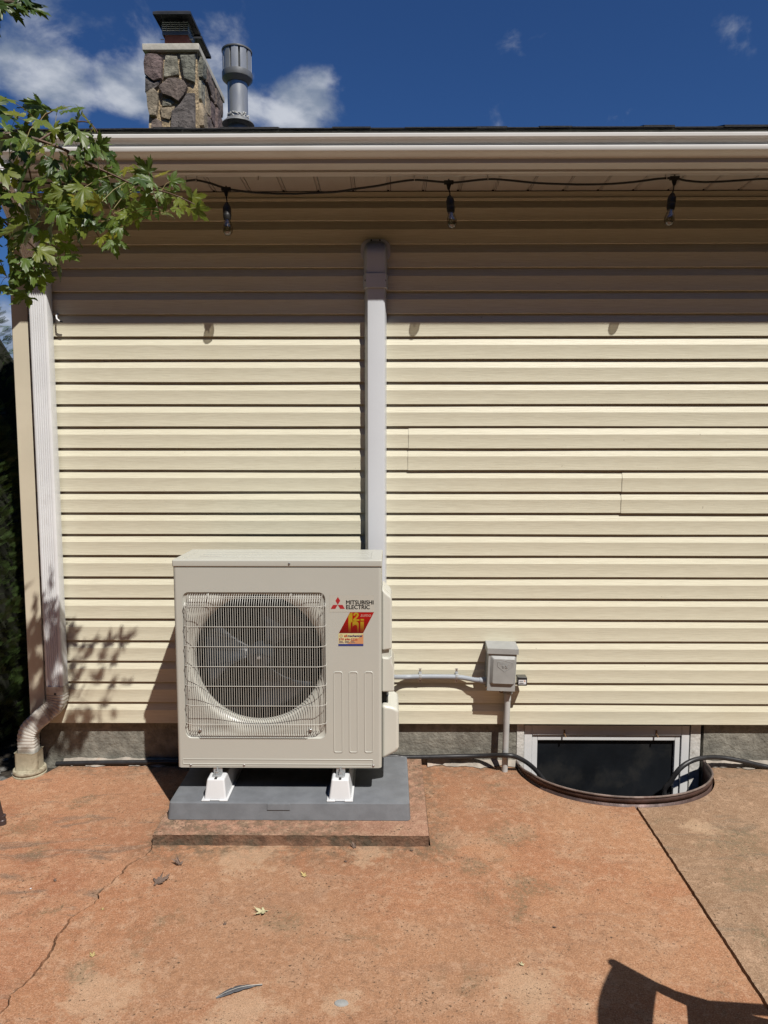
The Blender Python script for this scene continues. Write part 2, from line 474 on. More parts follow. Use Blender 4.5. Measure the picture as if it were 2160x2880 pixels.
# ------------------------------------------------------------------ mesh helpers
class MB:
    def __init__(s):
        s.v = []
        s.f = []

    def add(s, vs, fs):
        o = len(s.v)
        s.v += [tuple(v) for v in vs]
        s.f += [tuple(i + o for i in f) for f in fs]
        return s

    def box(s, x0, x1, y0, y1, z0, z1):
        vs = [(x, y, z) for x in (x0, x1) for y in (y0, y1) for z in (z0, z1)]
        fs = [(0, 1, 3, 2), (4, 6, 7, 5), (0, 4, 5, 1), (2, 3, 7, 6), (0, 2, 6, 4), (1, 5, 7, 3)]
        return s.add(vs, fs)

    def hexa(s, p):
        """8 points: four of the bottom ring, four of the top ring"""
        return s.add(p, [(3, 2, 1, 0), (4, 5, 6, 7), (0, 1, 5, 4), (1, 2, 6, 5), (2, 3, 7, 6), (3, 0, 4, 7)])

    def prism(s, poly, fn, d0, d1):
        """poly list of 2D points, fn(u,v,d)->3D"""
        n = len(poly)
        vs = [fn(u, v, d0) for u, v in poly] + [fn(u, v, d1) for u, v in poly]
        fs = [tuple(range(n)), tuple(range(2 * n - 1, n - 1, -1))]
        fs += [(i, i + n, (i + 1) % n + n, (i + 1) % n) for i in range(n)]
        return s.add(vs, fs)

    def loft(s, rings, closed=True, caps=True):
        n = len(rings[0])
        o = len(s.v)
        for r in rings:
            s.v += [tuple(p) for p in r]
        for i in range(len(rings) - 1):
            for j in range(n if closed else n - 1):
                k = (j + 1) % n
                s.f.append((o + i * n + j, o + i * n + k, o + (i + 1) * n + k, o + (i + 1) * n + j))
        if caps and closed:
            s.f.append(tuple(o + j for j in range(n - 1, -1, -1)))
            s.f.append(tuple(o + (len(rings) - 1) * n + j for j in range(n)))
        return s

    def tube(s, pts, r, n=8, caps=True, sect=None):
        pts = [Vector(p) for p in pts]
        rs = r if isinstance(r, (list, tuple)) else [r] * len(pts)
        rings = []
        t0 = (pts[1] - pts[0]).normalized()
        up = Vector((0, 0, 1)) if abs(t0.z) < .9 else Vector((1, 0, 0))
        side = t0.cross(up).normalized()
        for i, p in enumerate(pts):
            if i == 0:
                t = pts[1] - pts[0]
            elif i == len(pts) - 1:
                t = pts[-1] - pts[-2]
            else:
                t = (pts[i + 1] - p).normalized() + (p - pts[i - 1]).normalized()
            t.normalize()
            side = (side - t * side.dot(t)).normalized()
            u = side.cross(t)
            if sect:
                rings.append([p + side * a * rs[i] + u * b_ * rs[i] for a, b_ in sect])
            else:
                rings.append([p + side * (cos(2 * pi * k / n) * rs[i]) + u * (sin(2 * pi * k / n) * rs[i]) for k in range(n)])
        return s.loft(rings, True, caps)

    def lathe(s, prof, c=(0, 0, 0), n=24, axis='z'):
        rings = []
        for r, h in prof:
            ring = []
            for k in range(n):
                a = 2 * pi * k / n
                if axis == 'z':
                    ring.append((c[0] + r * cos(a), c[1] + r * sin(a), c[2] + h))
                elif axis == 'y':
                    ring.append((c[0] + r * cos(a), c[1] + h, c[2] + r * sin(a)))
                else:
                    ring.append((c[0] + h, c[1] + r * cos(a), c[2] + r * sin(a)))
            rings.append(ring)
        return s.loft(rings)

    def xform(s, mtx):
        s.v = [tuple(mtx @ Vector(v)) for v in s.v]
        return s

    def build(s, name, m, parent=None, bevel=0, seg=2, smooth=True, angle=35, recalc=True, mesh_only=False):
        off = Vector(ROOT.get(parent.name if parent else '', (0, 0, 0)))
        me = bpy.data.meshes.new(name)
        me.from_pydata([(v[0] - off.x, v[1] - off.y, v[2] - off.z) for v in s.v], [], s.f)
        if recalc:
            b_ = bmesh.new()
            b_.from_mesh(me)
            bmesh.ops.recalc_face_normals(b_, faces=b_.faces)
            b_.to_mesh(me)
            b_.free()
        if smooth:
            me.polygons.foreach_set('use_smooth', [True] * len(me.polygons))
            if not bevel:
                me.set_sharp_from_angle(angle=radians(angle))
        me.materials.append(m)
        if mesh_only:
            return me
        o = bpy.data.objects.new(name, me)
        COL.objects.link(o)
        if parent:
            o.parent = parent
            ROOT[o.name] = tuple(off)
        if bevel:
            bv = o.modifiers.new('bevel', 'BEVEL')
            bv.width = bevel
            bv.segments = seg
            bv.limit_method = 'ANGLE'
            bv.angle_limit = radians(40)
            wn_ = o.modifiers.new('normals', 'WEIGHTED_NORMAL')
            wn_.keep_sharp = False
        return o


ROOT = {}


def tag(o, label=None, cat=None, group=None, kind=None):
    if label:
        o['label'] = label
    if cat:
        o['category'] = cat
    if group:
        o['group'] = group
    if kind:
        o['kind'] = kind
    return o


def thing(name, loc, label, cat, group=None):
    o = bpy.data.objects.new(name, None)
    o.location = loc
    o.empty_display_size = .1
    COL.objects.link(o)
    ROOT[o.name] = tuple(loc)
    return tag(o, label, cat, group)


def single(o, loc, label, cat, group=None):
    """a thing that is one mesh: move its origin to its base"""
    l = Vector(loc)
    o.data.transform(Matrix.Translation(-l))
    o.location = l
    return tag(o, label, cat, group)


def text_obj(body, width, height, x, y, z, m, parent, name='lettering', bold=0.0, shear=0.0, fat=0.0):
    """flat letters on a plane facing -y, lower left corner at x, z"""
    cu = bpy.data.curves.new(name, 'FONT')
    cu.body = body
    cu.offset = bold
    cu.shear = shear
    cu.resolution_u = 3
    t = bpy.data.objects.new('tmp_text', cu)
    COL.objects.link(t)
    dg = bpy.context.evaluated_depsgraph_get()
    me = bpy.data.meshes.new_from_object(t.evaluated_get(dg))
    bpy.data.objects.remove(t)
    xs = [v.co.x for v in me.vertices]
    ys = [v.co.y for v in me.vertices]
    w, h = max(xs) - min(xs), max(ys) - min(ys)
    kx = width / w
    kz = height / h if height else kx
    off = Vector(ROOT.get(parent.name, (0, 0, 0)))
    x0, y0 = min(xs), min(ys)
    for v in me.vertices:
        v.co = Vector((x + (v.co.x - x0) * kx, y, z + (v.co.y - y0) * kz)) - off
    if fat:
        bmx = bmesh.new()
        bmx.from_mesh(me)
        base = list(bmx.faces)
        for k_, (dx_, dz_) in enumerate(((1, 0), (-1, 0), (0, .6), (0, -.6))):
            dup_ = bmesh.ops.duplicate(bmx, geom=base)
            for g_ in dup_['geom']:
                if isinstance(g_, bmesh.types.BMVert):
                    g_.co += Vector((dx_ * fat, -.00004 * (k_ + 1), dz_ * fat))
        bmx.to_mesh(me)
        bmx.free()
    me.materials.clear()
    me.materials.append(m)
    o = bpy.data.objects.new(name, me)
    COL.objects.link(o)
    o.parent = parent
    ROOT[o.name] = tuple(off)
    return o


def flat_poly(pts, y, m, name, parent):
    return MB().add([(p[0], y, p[1]) for p in pts], [tuple(range(len(pts)))]).build(name, m, parent, smooth=False, recalc=False)


def rrect(x0, x1, z0, z1, r, n=5):
    pts = []
    for cx, cz, a0 in ((x1 - r, z1 - r, 0), (x0 + r, z1 - r, 90), (x0 + r, z0 + r, 180), (x1 - r, z0 + r, 270)):
        for k in range(n + 1):
            a = radians(a0 + 90 * k / n)
            pts.append((cx + r * cos(a), cz + r * sin(a)))
    return pts


# ================================================================== setting: ground
FY = .022                      # face of the foundation
well_rim = []
for k in range(33):
    a = pi * k / 32
    well_rim.append((1.206 - .512 * cos(a), FY - (.452 + .0) * sin(a) ** .85))
well_rim[0] = (1.206 - .512, FY)
well_rim[-1] = (1.206 + .512, FY)

crop = [(888, 370), (872, 408), (838, 432), (800, 455), (768, 468), (735, 490), (712, 528), (685, 550), (650, 590), (610, 610), (590, 632), (572, 652), (580, 668), (562, 690), (556, 708),
        (500, 735), (440, 770), (410, 800), (380, 842), (345, 882), (322, 930), (300, 975), (268, 1030), (230, 1080), (190, 1130), (140, 1180), (98, 1215), (60, 1240), (58, 1275), (45, 1300), (0, 1345)]
crack = [at_z(x / 2.074, 2200 + y / 2.074, 0) for x, y in crop]
crack = [(p.x, p.y) for p in crack]
last = crack[-1]
for k in range(1, 9):
    crack.append((last[0] - .03 * k + random.uniform(-.02, .02), last[1] - .25 * k))
# the left edge of the middle slab runs from the wall along the slab's hidden edge, then down the crack
left_line = [(-1.03, FY), (-1.04, -.40)] + crack
jx = [(1.196, -.425), (1.192, -.8), (1.187, -1.2), (1.180, -1.674), (1.172, -2.4), (1.165, -3.65), (1.165, -4.55)]


def jag(poly, amt):
    out = []
    for i in range(len(poly) - 1):
        a, b_ = poly[i], poly[i + 1]
        L = sqrt((a[0] - b_[0]) ** 2 + (a[1] - b_[1]) ** 2)
        n = max(1, int(L / .009))
        for k in range(n):
            t = k / n
            x, y = a[0] + (b_[0] - a[0]) * t, a[1] + (b_[1] - a[1]) * t
            q = mnoise.noise((x * 40, y * 40, 1.3)) * amt + mnoise.noise((x * 110, y * 110, 7.3)) * amt * .6
            out.append((x + q, y))
    out.append(poly[-1])
    return out


def slab(name, poly, m, label, depth=.10):
    mb = MB()
    mb.prism(poly, lambda u, v, d: (u, v, d), -depth, 0)
    o = mb.build(name, m, smooth=False)
    tag(o, label, None, None, 'structure')
    return o


END = -4.6
cl = jag(left_line, .008)
gapw = [.0030 + .0090 * max(0, mnoise.noise((p[0] * 7, p[1] * 7, 4)) + .12) + .0022 * mnoise.noise((p[0] * 70, p[1] * 70, 9)) for p in cl]
lw = [i for i, c in enumerate(well_rim) if c[0] < 1.196 - .006]
rw = [i for i, c in enumerate(well_rim) if c[0] > 1.196 + .006]
jl = jag(jx, .002)
mid_poly = [(p[0] + g, p[1]) for p, g in zip(cl, gapw)] + [(cl[-1][0] + .002, END), (1.165 - .005, END)] + [(p[0] - .006 - abs(mnoise.noise((p[1] * 30, 0, 0))) * .002, p[1]) for p in reversed(jl)]
mid_poly += [(well_rim[i][0] - .008 * (1 if i < 14 else 0), well_rim[i][1] - .010) for i in reversed(lw)] + [(well_rim[0][0] - .01, FY)]
slab('patio_slab', mid_poly, M['patio_mid'], 'large orange brown stained concrete patio slab in front of the unit')
left_poly = [(-3.4, -.19), (-2.03, -.19), (-2.0, -.135), (-1.84, -.10), (-1.80, FY)] + [(p[0] - g * .6, p[1]) for p, g in zip(cl, gapw)] + [(cl[-1][0] - .002, END), (-3.4, END)]
slab('patio_slab', left_poly, M['patio_left'], 'ruddy patio slab left of the long crack')
right_poly = [(well_rim[i][0] + (.008 if i > 19 else 0), well_rim[i][1] - .010) for i in rw]
right_poly = [(p[0] + .006 + abs(mnoise.noise((p[1] * 26, 5, 0))) * .003, p[1]) for p in reversed(jl)] + right_poly + [(well_rim[-1][0] + .01, FY), (4.2, FY), (4.2, END), (1.165 + .005, END)]
slab('patio_slab', right_poly, M['patio_right'], 'faded brown patio slab right of the joint')

# soil sheet under the slabs (with a hole where the window well goes down) and the land beyond
so = MB()
gx = [-60, -4, .55, 1.9, 6, 60]
gy = [-60, -4.5, -.60, .9, 12, 400]
for i in range(len(gx) - 1):
    for j in range(len(gy) - 1):
        if i == 2 and j == 2:
            continue
        z = -.028
        so.add([(gx[i], gy[j], z), (gx[i + 1], gy[j], z), (gx[i + 1], gy[j + 1], z), (gx[i], gy[j + 1], z)], [(0, 1, 2, 3)])
tag(so.build('soil', M['soil'], smooth=False), 'dark soil below and beside the patio slabs', kind='structure')
lw_ = MB()
for a, b_, c, d in ((-900, -4.2, -600, 900), (4.6, 900, -600, 900), (-4.2, 4.6, 13, 900), (-4.2, 4.6, -600, -4.58)):
    lw_.add([(a, c, -.02), (b_, c, -.02), (b_, d, -.02), (a, d, -.02)], [(0, 1, 2, 3)])
tag(lw_.build('lawn', M['lawn'], smooth=False), 'lawn around the house', kind='structure')
hl = MB()
ring0, ring1 = [], []
for k in range(121):
    a = radians(-10 + 200 * k / 120)
    h = 70 + 45 * mnoise.noise((k * .09, 3.1, 0)) + 12 * mnoise.noise((k * .5, 1, 0))
    ring0.append((850 * cos(a), 850 * sin(a), -3))
    ring1.append((1300 * cos(a), 1300 * sin(a), h))
hl.loft([ring0, ring1], closed=False)
tag(hl.build('hills', M['hill']), 'low wooded hills on the horizon', kind='structure')

# ================================================================== house
house = thing('house', (0, FY, 0), 'single storey house wall clad in cream vinyl siding under a white gutter', 'house')
CX = -1.956                   # left corner of the house
XR = 4.0
ZS = [0.245, 0.362, 0.475, 0.591, 0.704, 0.823, 0.937, 1.052, 1.167, 1.281, 1.395, 1.507, 1.621, 1.735, 1.848, 1.963, 2.077, 2.193, 2.309, 2.423, 2.538, 2.655, 2.771, 2.887, 2.985]
seams = {12: .093, 13: .096, 10: 1.213, 11: 1.215, 20: -.190, 21: -.190, 4: 2.62, 5: 2.62, 16: 2.9, 17: 2.9}
for k in range(24):
    z0, z1 = ZS[k], ZS[k + 1]
    flat = z0 + (z1 - z0) * .615
    segs = [(CX + .075, XR, 0)]
    if k in seams:
        s_ = seams[k]
        segs = [(CX + .075, s_ + .012, 0), (s_, XR, .0030)]
    for (a, b_, pr) in segs:
        n = max(2, int((b_ - a) / .22))
        rings = []
        for i in range(n + 1):
            x = a + (b_ - a) * i / n
            w = .0014 * mnoise.noise((x * 1.3, k * 2.1, 0))
            dz = .0020 * mnoise.noise((x * .8, k * 3.7, 5)) - (pr * .45)
            w -= pr
            prof = [(.004 + w, z0 + dz), (-.0145 + w, z0 + dz - .0005), (-.0152 + w, z0 + dz + .0010), (-.0136 + w, z0 + (flat - z0) * .30), (-.0136 + w, z0 + (flat - z0) * .65), (-.0158 + w, flat), (-.0004 + w, z1 + .002), (.004 + w, z1 + .003)]
            rings.append([(x, p[0], p[1]) for p in prof])
        MB().loft(rings, closed=False).build('siding_panel', M['siding'], house, angle=9, recalc=True)
# finish trims under the soffit
tm = MB()
for z0, z1, y in ((2.985, 3.0, -.016), (3.0, 3.031, -.012)):
    rings = [[(x, 0, z0), (x, y, z0), (x, y - .001, z1 - .004), (x, y + .006, z1)] for x in (CX + .075, XR)]
    tm.loft(rings, closed=False)
tm.build('finish_trim', M['siding'], house)
# corner post
cp = MB()
cp.prism([(CX, .09), (CX, -.018), (CX + .004, -.022), (CX + .083, -.022), (CX + .086, -.018), (CX + .086, 0.006), (CX + .012, 0.006), (CX + .012, .09)], lambda u, v, d: (u, v, d), .238, 3.031)
cp.build('corner_trim', M['trim_cream'], house)
# wall body behind the siding, with side, back and gable
wl = MB()
wl.box(CX + .006, XR + 4, .012, 12, .26, 3.03)
wl.build('wall', M['siding'], house, smooth=False)
gb = MB()
for x0, x1 in ((CX + .006, CX + .1),):
    gb.prism([(.0, 3.031), (12, 3.031), (6.0, 5.05)], lambda u, v, d: (d, u, v), x0, x1)
gb.build('gable', M['siding'], house, smooth=False)
# foundation, with a notch for the basement window
fo = MB()
fo.box(CX + .03, .692, FY, .25, -.4, .262)
fo.box(1.715, XR + 4, FY, .25, -.4, .262)
fo.box(.692, 1.715, FY + .03, .25, .225, .262)
fo.box(.692, 1.715, FY + .03, .25, -.6, -.42)
fo.box(CX + .03, CX + .25, .25, 12, -.4, .262)
fo.build('foundation', M['foundation'], house, smooth=False)
# pale mortar smears along the foot of the wall
for x0, x1, w in ((-1.80, -1.02, .055), (.205, .70, .05), (1.73, 3.2, .05)):
    n = int((x1 - x0) / .02)
    r0, r1 = [], []
    for i in range(n + 1):
        x = x0 + (x1 - x0) * i / n
        q = w * (.65 + .9 * mnoise.noise((x * 9, 2, 0)) + .3 * mnoise.noise((x * 40, 2, 0)))
        r0.append((x, FY + .001, .030 + .012 * mnoise.noise((x * 12, 0, 3))))
        r1.append((x, FY - max(.006, q), .0035))
    MB().loft([r0, r1], closed=False).build('mortar_smear', M['patch'], house)

# basement window
bw = MB()
bw.box(.737, .780, FY + .008, .10, -.40, .222)
bw.box(1.598, 1.641, FY + .008, .10, -.40, .222)
bw.box(.780, 1.598, FY + .008, .10, .165, .222)
bw.box(.780, 1.598, FY + .008, .10, -.42, -.38)
win = bw.build('basement_window', M['win_frame'], house, bevel=.003)
tag(win, 'white framed basement window down in the well')
sa = MB()
for b_ in ((.782, .812, -.378, .163), (1.566, 1.596, -.378, .163), (.8122, 1.5658, .132, .163), (.8122, 1.5658, -.378, -.34)):
    sa.box(b_[0], b_[1], FY + .018, .095, b_[2], b_[3])
sa.build('sash', M['win_frame'], win, bevel=.003)
MB().box(.813, 1.565, FY + .035, FY + .039, -.34, .131).build('insect_screen', M['screen'], win, smooth=False)
for x in (.955, 1.458):
    MB().box(x - .004, x + .004, FY + .002, FY + .008, .17, .195).tube([(x + .002, FY, .175), (x + .006, FY - .006, .160)], .004, 6).build('window_clip', M['rust'], win)
MB().box(.694, .734, FY - .004, .10, -.2, .232).build('jamb_board', M['old_paint'], house, bevel=.002)
MB().box(1.645, 1.700, FY + .004, .10, -.2, .232).build('jamb_board', M['old_paint'], house, bevel=.002)

# eaves: soffit panels, fascia, gutter, drip edge, roof
x = -2.30
i = 0
while x < XR:
    w = .177
    mb = MB()
    z = 3.033
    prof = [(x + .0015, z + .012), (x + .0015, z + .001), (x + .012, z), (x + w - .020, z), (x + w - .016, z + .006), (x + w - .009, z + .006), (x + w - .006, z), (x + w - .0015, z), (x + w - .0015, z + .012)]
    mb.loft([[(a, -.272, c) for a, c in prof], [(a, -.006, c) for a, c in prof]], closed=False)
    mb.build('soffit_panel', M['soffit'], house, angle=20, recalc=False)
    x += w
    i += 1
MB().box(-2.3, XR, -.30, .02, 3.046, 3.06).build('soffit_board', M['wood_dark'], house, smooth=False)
fa = MB()
fa.prism([(-.314, 3.012), (-.262, 3.012), (-.262, 3.018), (-.306, 3.018), (-.306, 3.19), (-.314, 3.19)], lambda u, v, d: (d, u, v), -2.3, XR)
fa.build('fascia', M['white_alu'], house)
# k-style gutter profile: (distance in from the lip, drop below the lip)
gp = [(.012, .004), (.003, .000), (.000, .004), (.000, .0165), (.0035, .0185), (.012, .0205), (.020, .027), (.0245, .037), (.0245, .0455), (.018, .0490), (.0105, .0505), (.0082, .0540), (.0078, .0640),
      (.0105, .0715), (.018, .0780), (.028, .0820), (.037, .0870), (.0455, .0905), (.0475, .0935), (.0475, .1130), (.0495, .1150), (.119, .1150), (.119, -.035), (.1175, -.035), (.1175, .1135), (.050, .1135), (.0485, .095), (.014, .058), (.026, .046), (.0255, .037), (.014, .022), (.002, .018), (.002, .006)]
gm = MB()
GX0 = -2.2
rings = []
for x in (GX0, -1.2, -.2, .8, 1.8, 2.9, XR + .2):
    sag = .0035 * mnoise.noise((x * .9, 8, 0))
    rings.append([(x, -.433 + u, 3.137 - d + sag) for u, d in gp])
gm.loft(rings, closed=True, caps=False)
gutter = gm.build('gutter', M['white_alu'], house, angle=25)
gm = MB()
gm.prism([(-.433 + u, 3.137 - d) for u, d in gp[:22]] + [(-.314, 3.15)], lambda u, v, d: (d, u, v), GX0 - .002, GX0)
gm.build('gutter_end_cap', M['white_alu'], gutter)
de = MB()
de.prism([(-.3155, 3.140), (-.3185, 3.140), (-.3185, 3.178), (-.338, 3.183), (-.338, 3.192), (-.3155, 3.192)], lambda u, v, d: (d, u, v), -2.3, 1.56)
de.prism([(-.3155, 3.140), (-.3195, 3.139), (-.3195, 3.178), (-.339, 3.183), (-.339, 3.193), (-.3155, 3.193)], lambda u, v, d: (d, u, v), 1.552, XR)
de.build('drip_edge', M['drip'], house)
RS = tan(radians(18.4))
rf = MB()
RX0 = -2.32


def roof_z(y):
    return 3.193 + (y + .345) * RS


yr = 6.0
rf.prism([(-.335, roof_z(-.335)), (yr, roof_z(yr)), (12.35, roof_z(yr) - (12.35 - yr) * RS), (12.35, roof_z(yr) - (12.35 - yr) * RS - .03), (yr, roof_z(yr) - .03), (-.335, roof_z(-.335) - .012)], lambda u, v, d: (d, u, v), RX0, XR + 4.3)
roof = rf.build('roof', M['shingle'], house, smooth=False)
x = RX0
random.seed(11)
while x < XR:
    w = random.uniform(.13, .34)
    up = random.choice((0, 0, .002, .0045))
    fw = random.uniform(-.004, .004)
    mb = MB()
    a, b_ = x + .001, x + w - .001
    z = roof_z(-.352)
    mb.hexa([(a, -.352 + fw, z), (b_, -.352 + fw, z), (b_, -.06, roof_z(-.06)), (a, -.06, roof_z(-.06)),
             (a, -.352 + fw, z + .005 + up), (b_, -.352 + fw, z + .005 + up + random.uniform(-.001, .001)), (b_, -.06, roof_z(-.06) + .009 + up), (a, -.06, roof_z(-.06) + .009 + up)])
    mb.build('shingle', M['shingle'], roof, smooth=False)
    x += w
rk = MB()
rk.prism([(-.34, roof_z(-.34) - .014), (yr, roof_z(yr) - .032), (yr, roof_z(yr) - .20), (-.30, 3.02)], lambda u, v, d: (d, u, v), RX0 + .01, RX0 + .03)
rk.build('rake_board', M['white_alu'], house, smooth=False)
rk = MB()
rk.prism([(-.30, 3.022), (yr, roof_z(yr) - .19), (yr, roof_z(yr) - .175), (-.30, 3.036)], lambda u, v, d: (d, u, v), RX0 + .03, CX + .006)
rk.build('rake_soffit', M['soffit'], house, smooth=False)

# downspout with corrugated face and crimped elbows
DX, DY = -1.781, -.062     # centre of the pipe


def spout_section(hw, hd, ribs=True):
    """rectangle with four shallow grooves on its front face (front = -v)"""
    pts = []
    n = 5
    for c, (sx_, sy_) in enumerate(((1, 1), (-1, 1), (-1, -1), (1, -1))):
        for k in range(4):
            a = radians(90 * c + 90 * k / 3)
            r = .012
            pts.append((sx_ * (hw - r) + r * cos(a), sy_ * (hd - r) + r * sin(a)))
        if c == 2 and ribs:
            m_ = 6
            span = (hw - .014) * 2
            for k in range(m_):
                x0 = -hw + .014 + span * (k + .5) / m_
                pts += [(x0 - .0045, -hd), (x0 - .002, -hd + .005), (x0 + .002, -hd + .005), (x0 + .0045, -hd)]
        if c in (0, 3) and ribs:
            pass
    return pts


sec = spout_section(.047, .036)
sp = MB()
sp.loft([[(DX + u, DY + v, z) for u, v in sec] for z in (.452, .9, 1.6, 2.2, 2.60)])
spout = sp.build('downspout', M['downspout'], house, angle=25)


def elbow(path_fn, n, sec, name, parent, m, crimp=.05, inner=None):
    """sweep the section along path_fn(t)->(centre, right, front) with crimps"""
    rings = []
    for i in range(n + 1):
        t = i / n
        c, r_, f_ = path_fn(t)
        k = 1.0
        if .18 < t < .86:
            k = 1.0 - crimp * (1 if (i % 3) == 0 else 0)
        rings.append([c + r_ * u * k + f_ * (-v) * k for u, v in sec])
    return MB().loft(rings).build(name, m, parent, angle=28)


secp = spout_section(.047, .036)
sece = spout_section(.0485, .0375, False)


def arc_path(c0, d0, d1, rad, f_fixed=None, lead=0.04, tail=.04):
    """path that starts at c0 heading d0 and bends to heading d1 in one plane"""
    c0, d0, d1 = Vector(c0), Vector(d0).normalized(), Vector(d1).normalized()
    ang = d0.angle(d1)
    nrm = (d1 - d0 * d1.dot(d0)).normalized()
    L = lead + rad * ang + tail

    def fn(t):
        s_ = t * L
        if s_ < lead:
            p, d = c0 + d0 * s_, d0
        elif s_ < lead + rad * ang:
            a = (s_ - lead) / rad
            p = c0 + d0 * lead + d0 * rad * sin(a) + nrm * rad * (1 - cos(a))
            d = d0 * cos(a) + nrm * sin(a)
        else:
            a = ang
            d = d1
            p = c0 + d0 * lead + d0 * rad * sin(a) + nrm * rad * (1 - cos(a)) + d1 * (s_ - lead - rad * ang)
        return p, d
    return fn, fn(1.0)[0]


def with_frame_side(fn):
    """elbow that bends sideways: front stays -y"""
    def g(t):
        p, d = fn(t)
        f_ = Vector((0, -1, 0))
        f_ = (f_ - d * f_.dot(d)).normalized()
        r_ = f_.cross(d) * -1
        if r_.dot(Vector((1, 0, 0))) < 0 and abs(d.z) > .5:
            r_ = -r_
        return p, r_, f_
    return g


def with_frame_front(fn):
    """elbow that bends towards the viewer: right stays +x"""
    def g(t):
        p, d = fn(t)
        r_ = Vector((1, 0, 0))
        f_ = r_.cross(d)
        if f_.y > 0:
            f_ = -f_
        return p, r_, f_
    return g


down = Vector((0, 0, -1))
diag = Vector((-.743, -.184, -.643))
fn, e1 = arc_path((DX, DY, .475), down, diag, .105, lead=.055, tail=.055)
elbow(with_frame_side(fn), 40, sece, 'elbow', spout, M['downspout_dirty'], .05)
fn2, e2 = arc_path(e1 - diag.normalized() * .012, diag, down, .105, lead=.06, tail=.085)
elbow(with_frame_side(fn2), 40, [(a * .97, b_ * .97) for a, b_ in sece], 'elbow', spout, M['downspout_dirty'], .05)
EX, EY = e2.x, e2.y
# upper elbows back to the gutter
diag2 = Vector((0, -.80, .62))
fn3, e3 = arc_path((DX, DY, 2.585), Vector((0, 0, 1)), diag2, .07, lead=.03, tail=.03)
elbow(with_frame_front(fn3), 36, sece, 'elbow', spout, M['downspout'], .06)
zt = 3.022
fn4, e4 = arc_path((DX, -.372, zt), down, -diag2, .06, lead=.02, tail=.02)
elbow(with_frame_front(fn4), 36, sece, 'elbow', spout, M['downspout'], .06)
mb = MB()
a, b_ = e3 - diag2.normalized() * .02, e4 + diag2.normalized() * .02
f_ = Vector((1, 0, 0)).cross((b_ - a).normalized())
f_ = f_ if f_.y < 0 else -f_
mb.loft([[p + Vector((1, 0, 0)) * u * .97 - f_ * v * .97 for u, v in sec] for p in (a, b_)])
mb.build('offset_pipe', M['downspout'], spout, angle=25)
for z in (.435,):
    MB().lathe([(.0, 0), (.006, 0), (.005, -.003), (0, -.004)], (DX + .005, DY - .039, z), 10, 'y').build('rivet', M['riser_slot'], spout)

# drain adapter the downspout ends in
ad = thing('downspout_adapter', (EX, EY, 0), 'aged cream plastic drain adapter the downspout ends in at ground level', 'drain fitting')
ap = MB()
o1 = rrect(EX - .060, EX + .060, EY - .048, EY + .048, .02, 4)
i1 = rrect(EX - .056, EX + .056, EY - .044, EY + .044, .018, 4)


def rs(p, k, dx=0, dy=0):
    return [((u - EX) * k + EX, (v - EY) * k + EY) for u, v in p]


zz = [(.030, 1.05), (.045, 1.0), (.118, 1.0), (.126, 1.05)]
rings = [[(u, v, z + (.006 * sin(u * 60) if z > .1 else 0)) for u, v in rs(o1, k)] for z, k in zz]
rings += [[(u, v, z) for u, v in rs(i1, k)] for z, k in ((.126, 1.03), (.116, 1.0), (.04, 1.0))]
ap.loft(rings, caps=False)
ap.build('adapter_socket', M['adapter'], ad)
MB().lathe([(.055, .033), (.080, .031), (.083, .026), (.083, .018), (.078, .016), (.078, .008), (.084, .006), (.084, -.02), (.055, -.02)], (EX, EY, 0), 28).build('adapter_collar', M['adapter'], ad)

# chimney
CY0, CY1 = 4.25, 5.35
chl, chr_ = -2.60, -2.07
chim = MB()
cz0, cz1 = 4.3, 5.955
n = 10
rings = []
for j in range(17):
    z = cz0 + (cz1 - cz0) * j / 16
    ring = []
    for (a, b_) in (((chl, CY0), (chr_, CY0)), ((chr_, CY0), (chr_, CY1)), ((chr_, CY1), (chl, CY1)), ((chl, CY1), (chl, CY0))):
        for k in range(n):
            t = k / n
            x, y = a[0] + (b_[0] - a[0]) * t, a[1] + (b_[1] - a[1]) * t
            q = .012 * mnoise.noise((x * 9, y * 9, z * 9))
            ring.append((x + q, y + q, z))
    rings.append(ring)
chim.loft(rings)
chimney = chim.build('chimney', M['mortar'], house, angle=60)
tag(chimney, 'fieldstone chimney with tan mortar joints')


def stone(poly, fn, t, tone, seed):
    """poly in a face plane, fn(u,v,d): d outwards"""
    n_ = len(poly)
    cx_ = sum(p[0] for p in poly) / n_
    cz_ = sum(p[1] for p in poly) / n_
    fine = []
    for i in range(n_):
        a, b_ = poly[i], poly[(i + 1) % n_]
        for k in range(3):
            s_ = k / 3
            u = a[0] + (b_[0] - a[0]) * s_
            v = a[1] + (b_[1] - a[1]) * s_
            q = .009 * mnoise.noise((u * 22, v * 22, seed))
            r = 1 + (q * 3)
            fine.append((cx_ + (u - cx_) * r, cz_ + (v - cz_) * r))
    rings = []
    for k, d in ((1.0, -.03), (1.0, t * .55), (.955, t), (.6, t * 1.12), (.28, t * 1.1)):
        rings.append([fn(cx_ + (u - cx_) * k, cz_ + (v - cz_) * k, d + (.007 * mnoise.noise((u * 16 * k, v * 16, seed + 3)) if k < 1 else 0)) for u, v in fine])
    MB().loft(rings).build('chimney_stone', M['stone%d' % tone], chimney, angle=28)


def CP(x, y):
    p = at_y(380 + x / 4.366, y / 4.366, CY0)
    return (p.x, p.z)


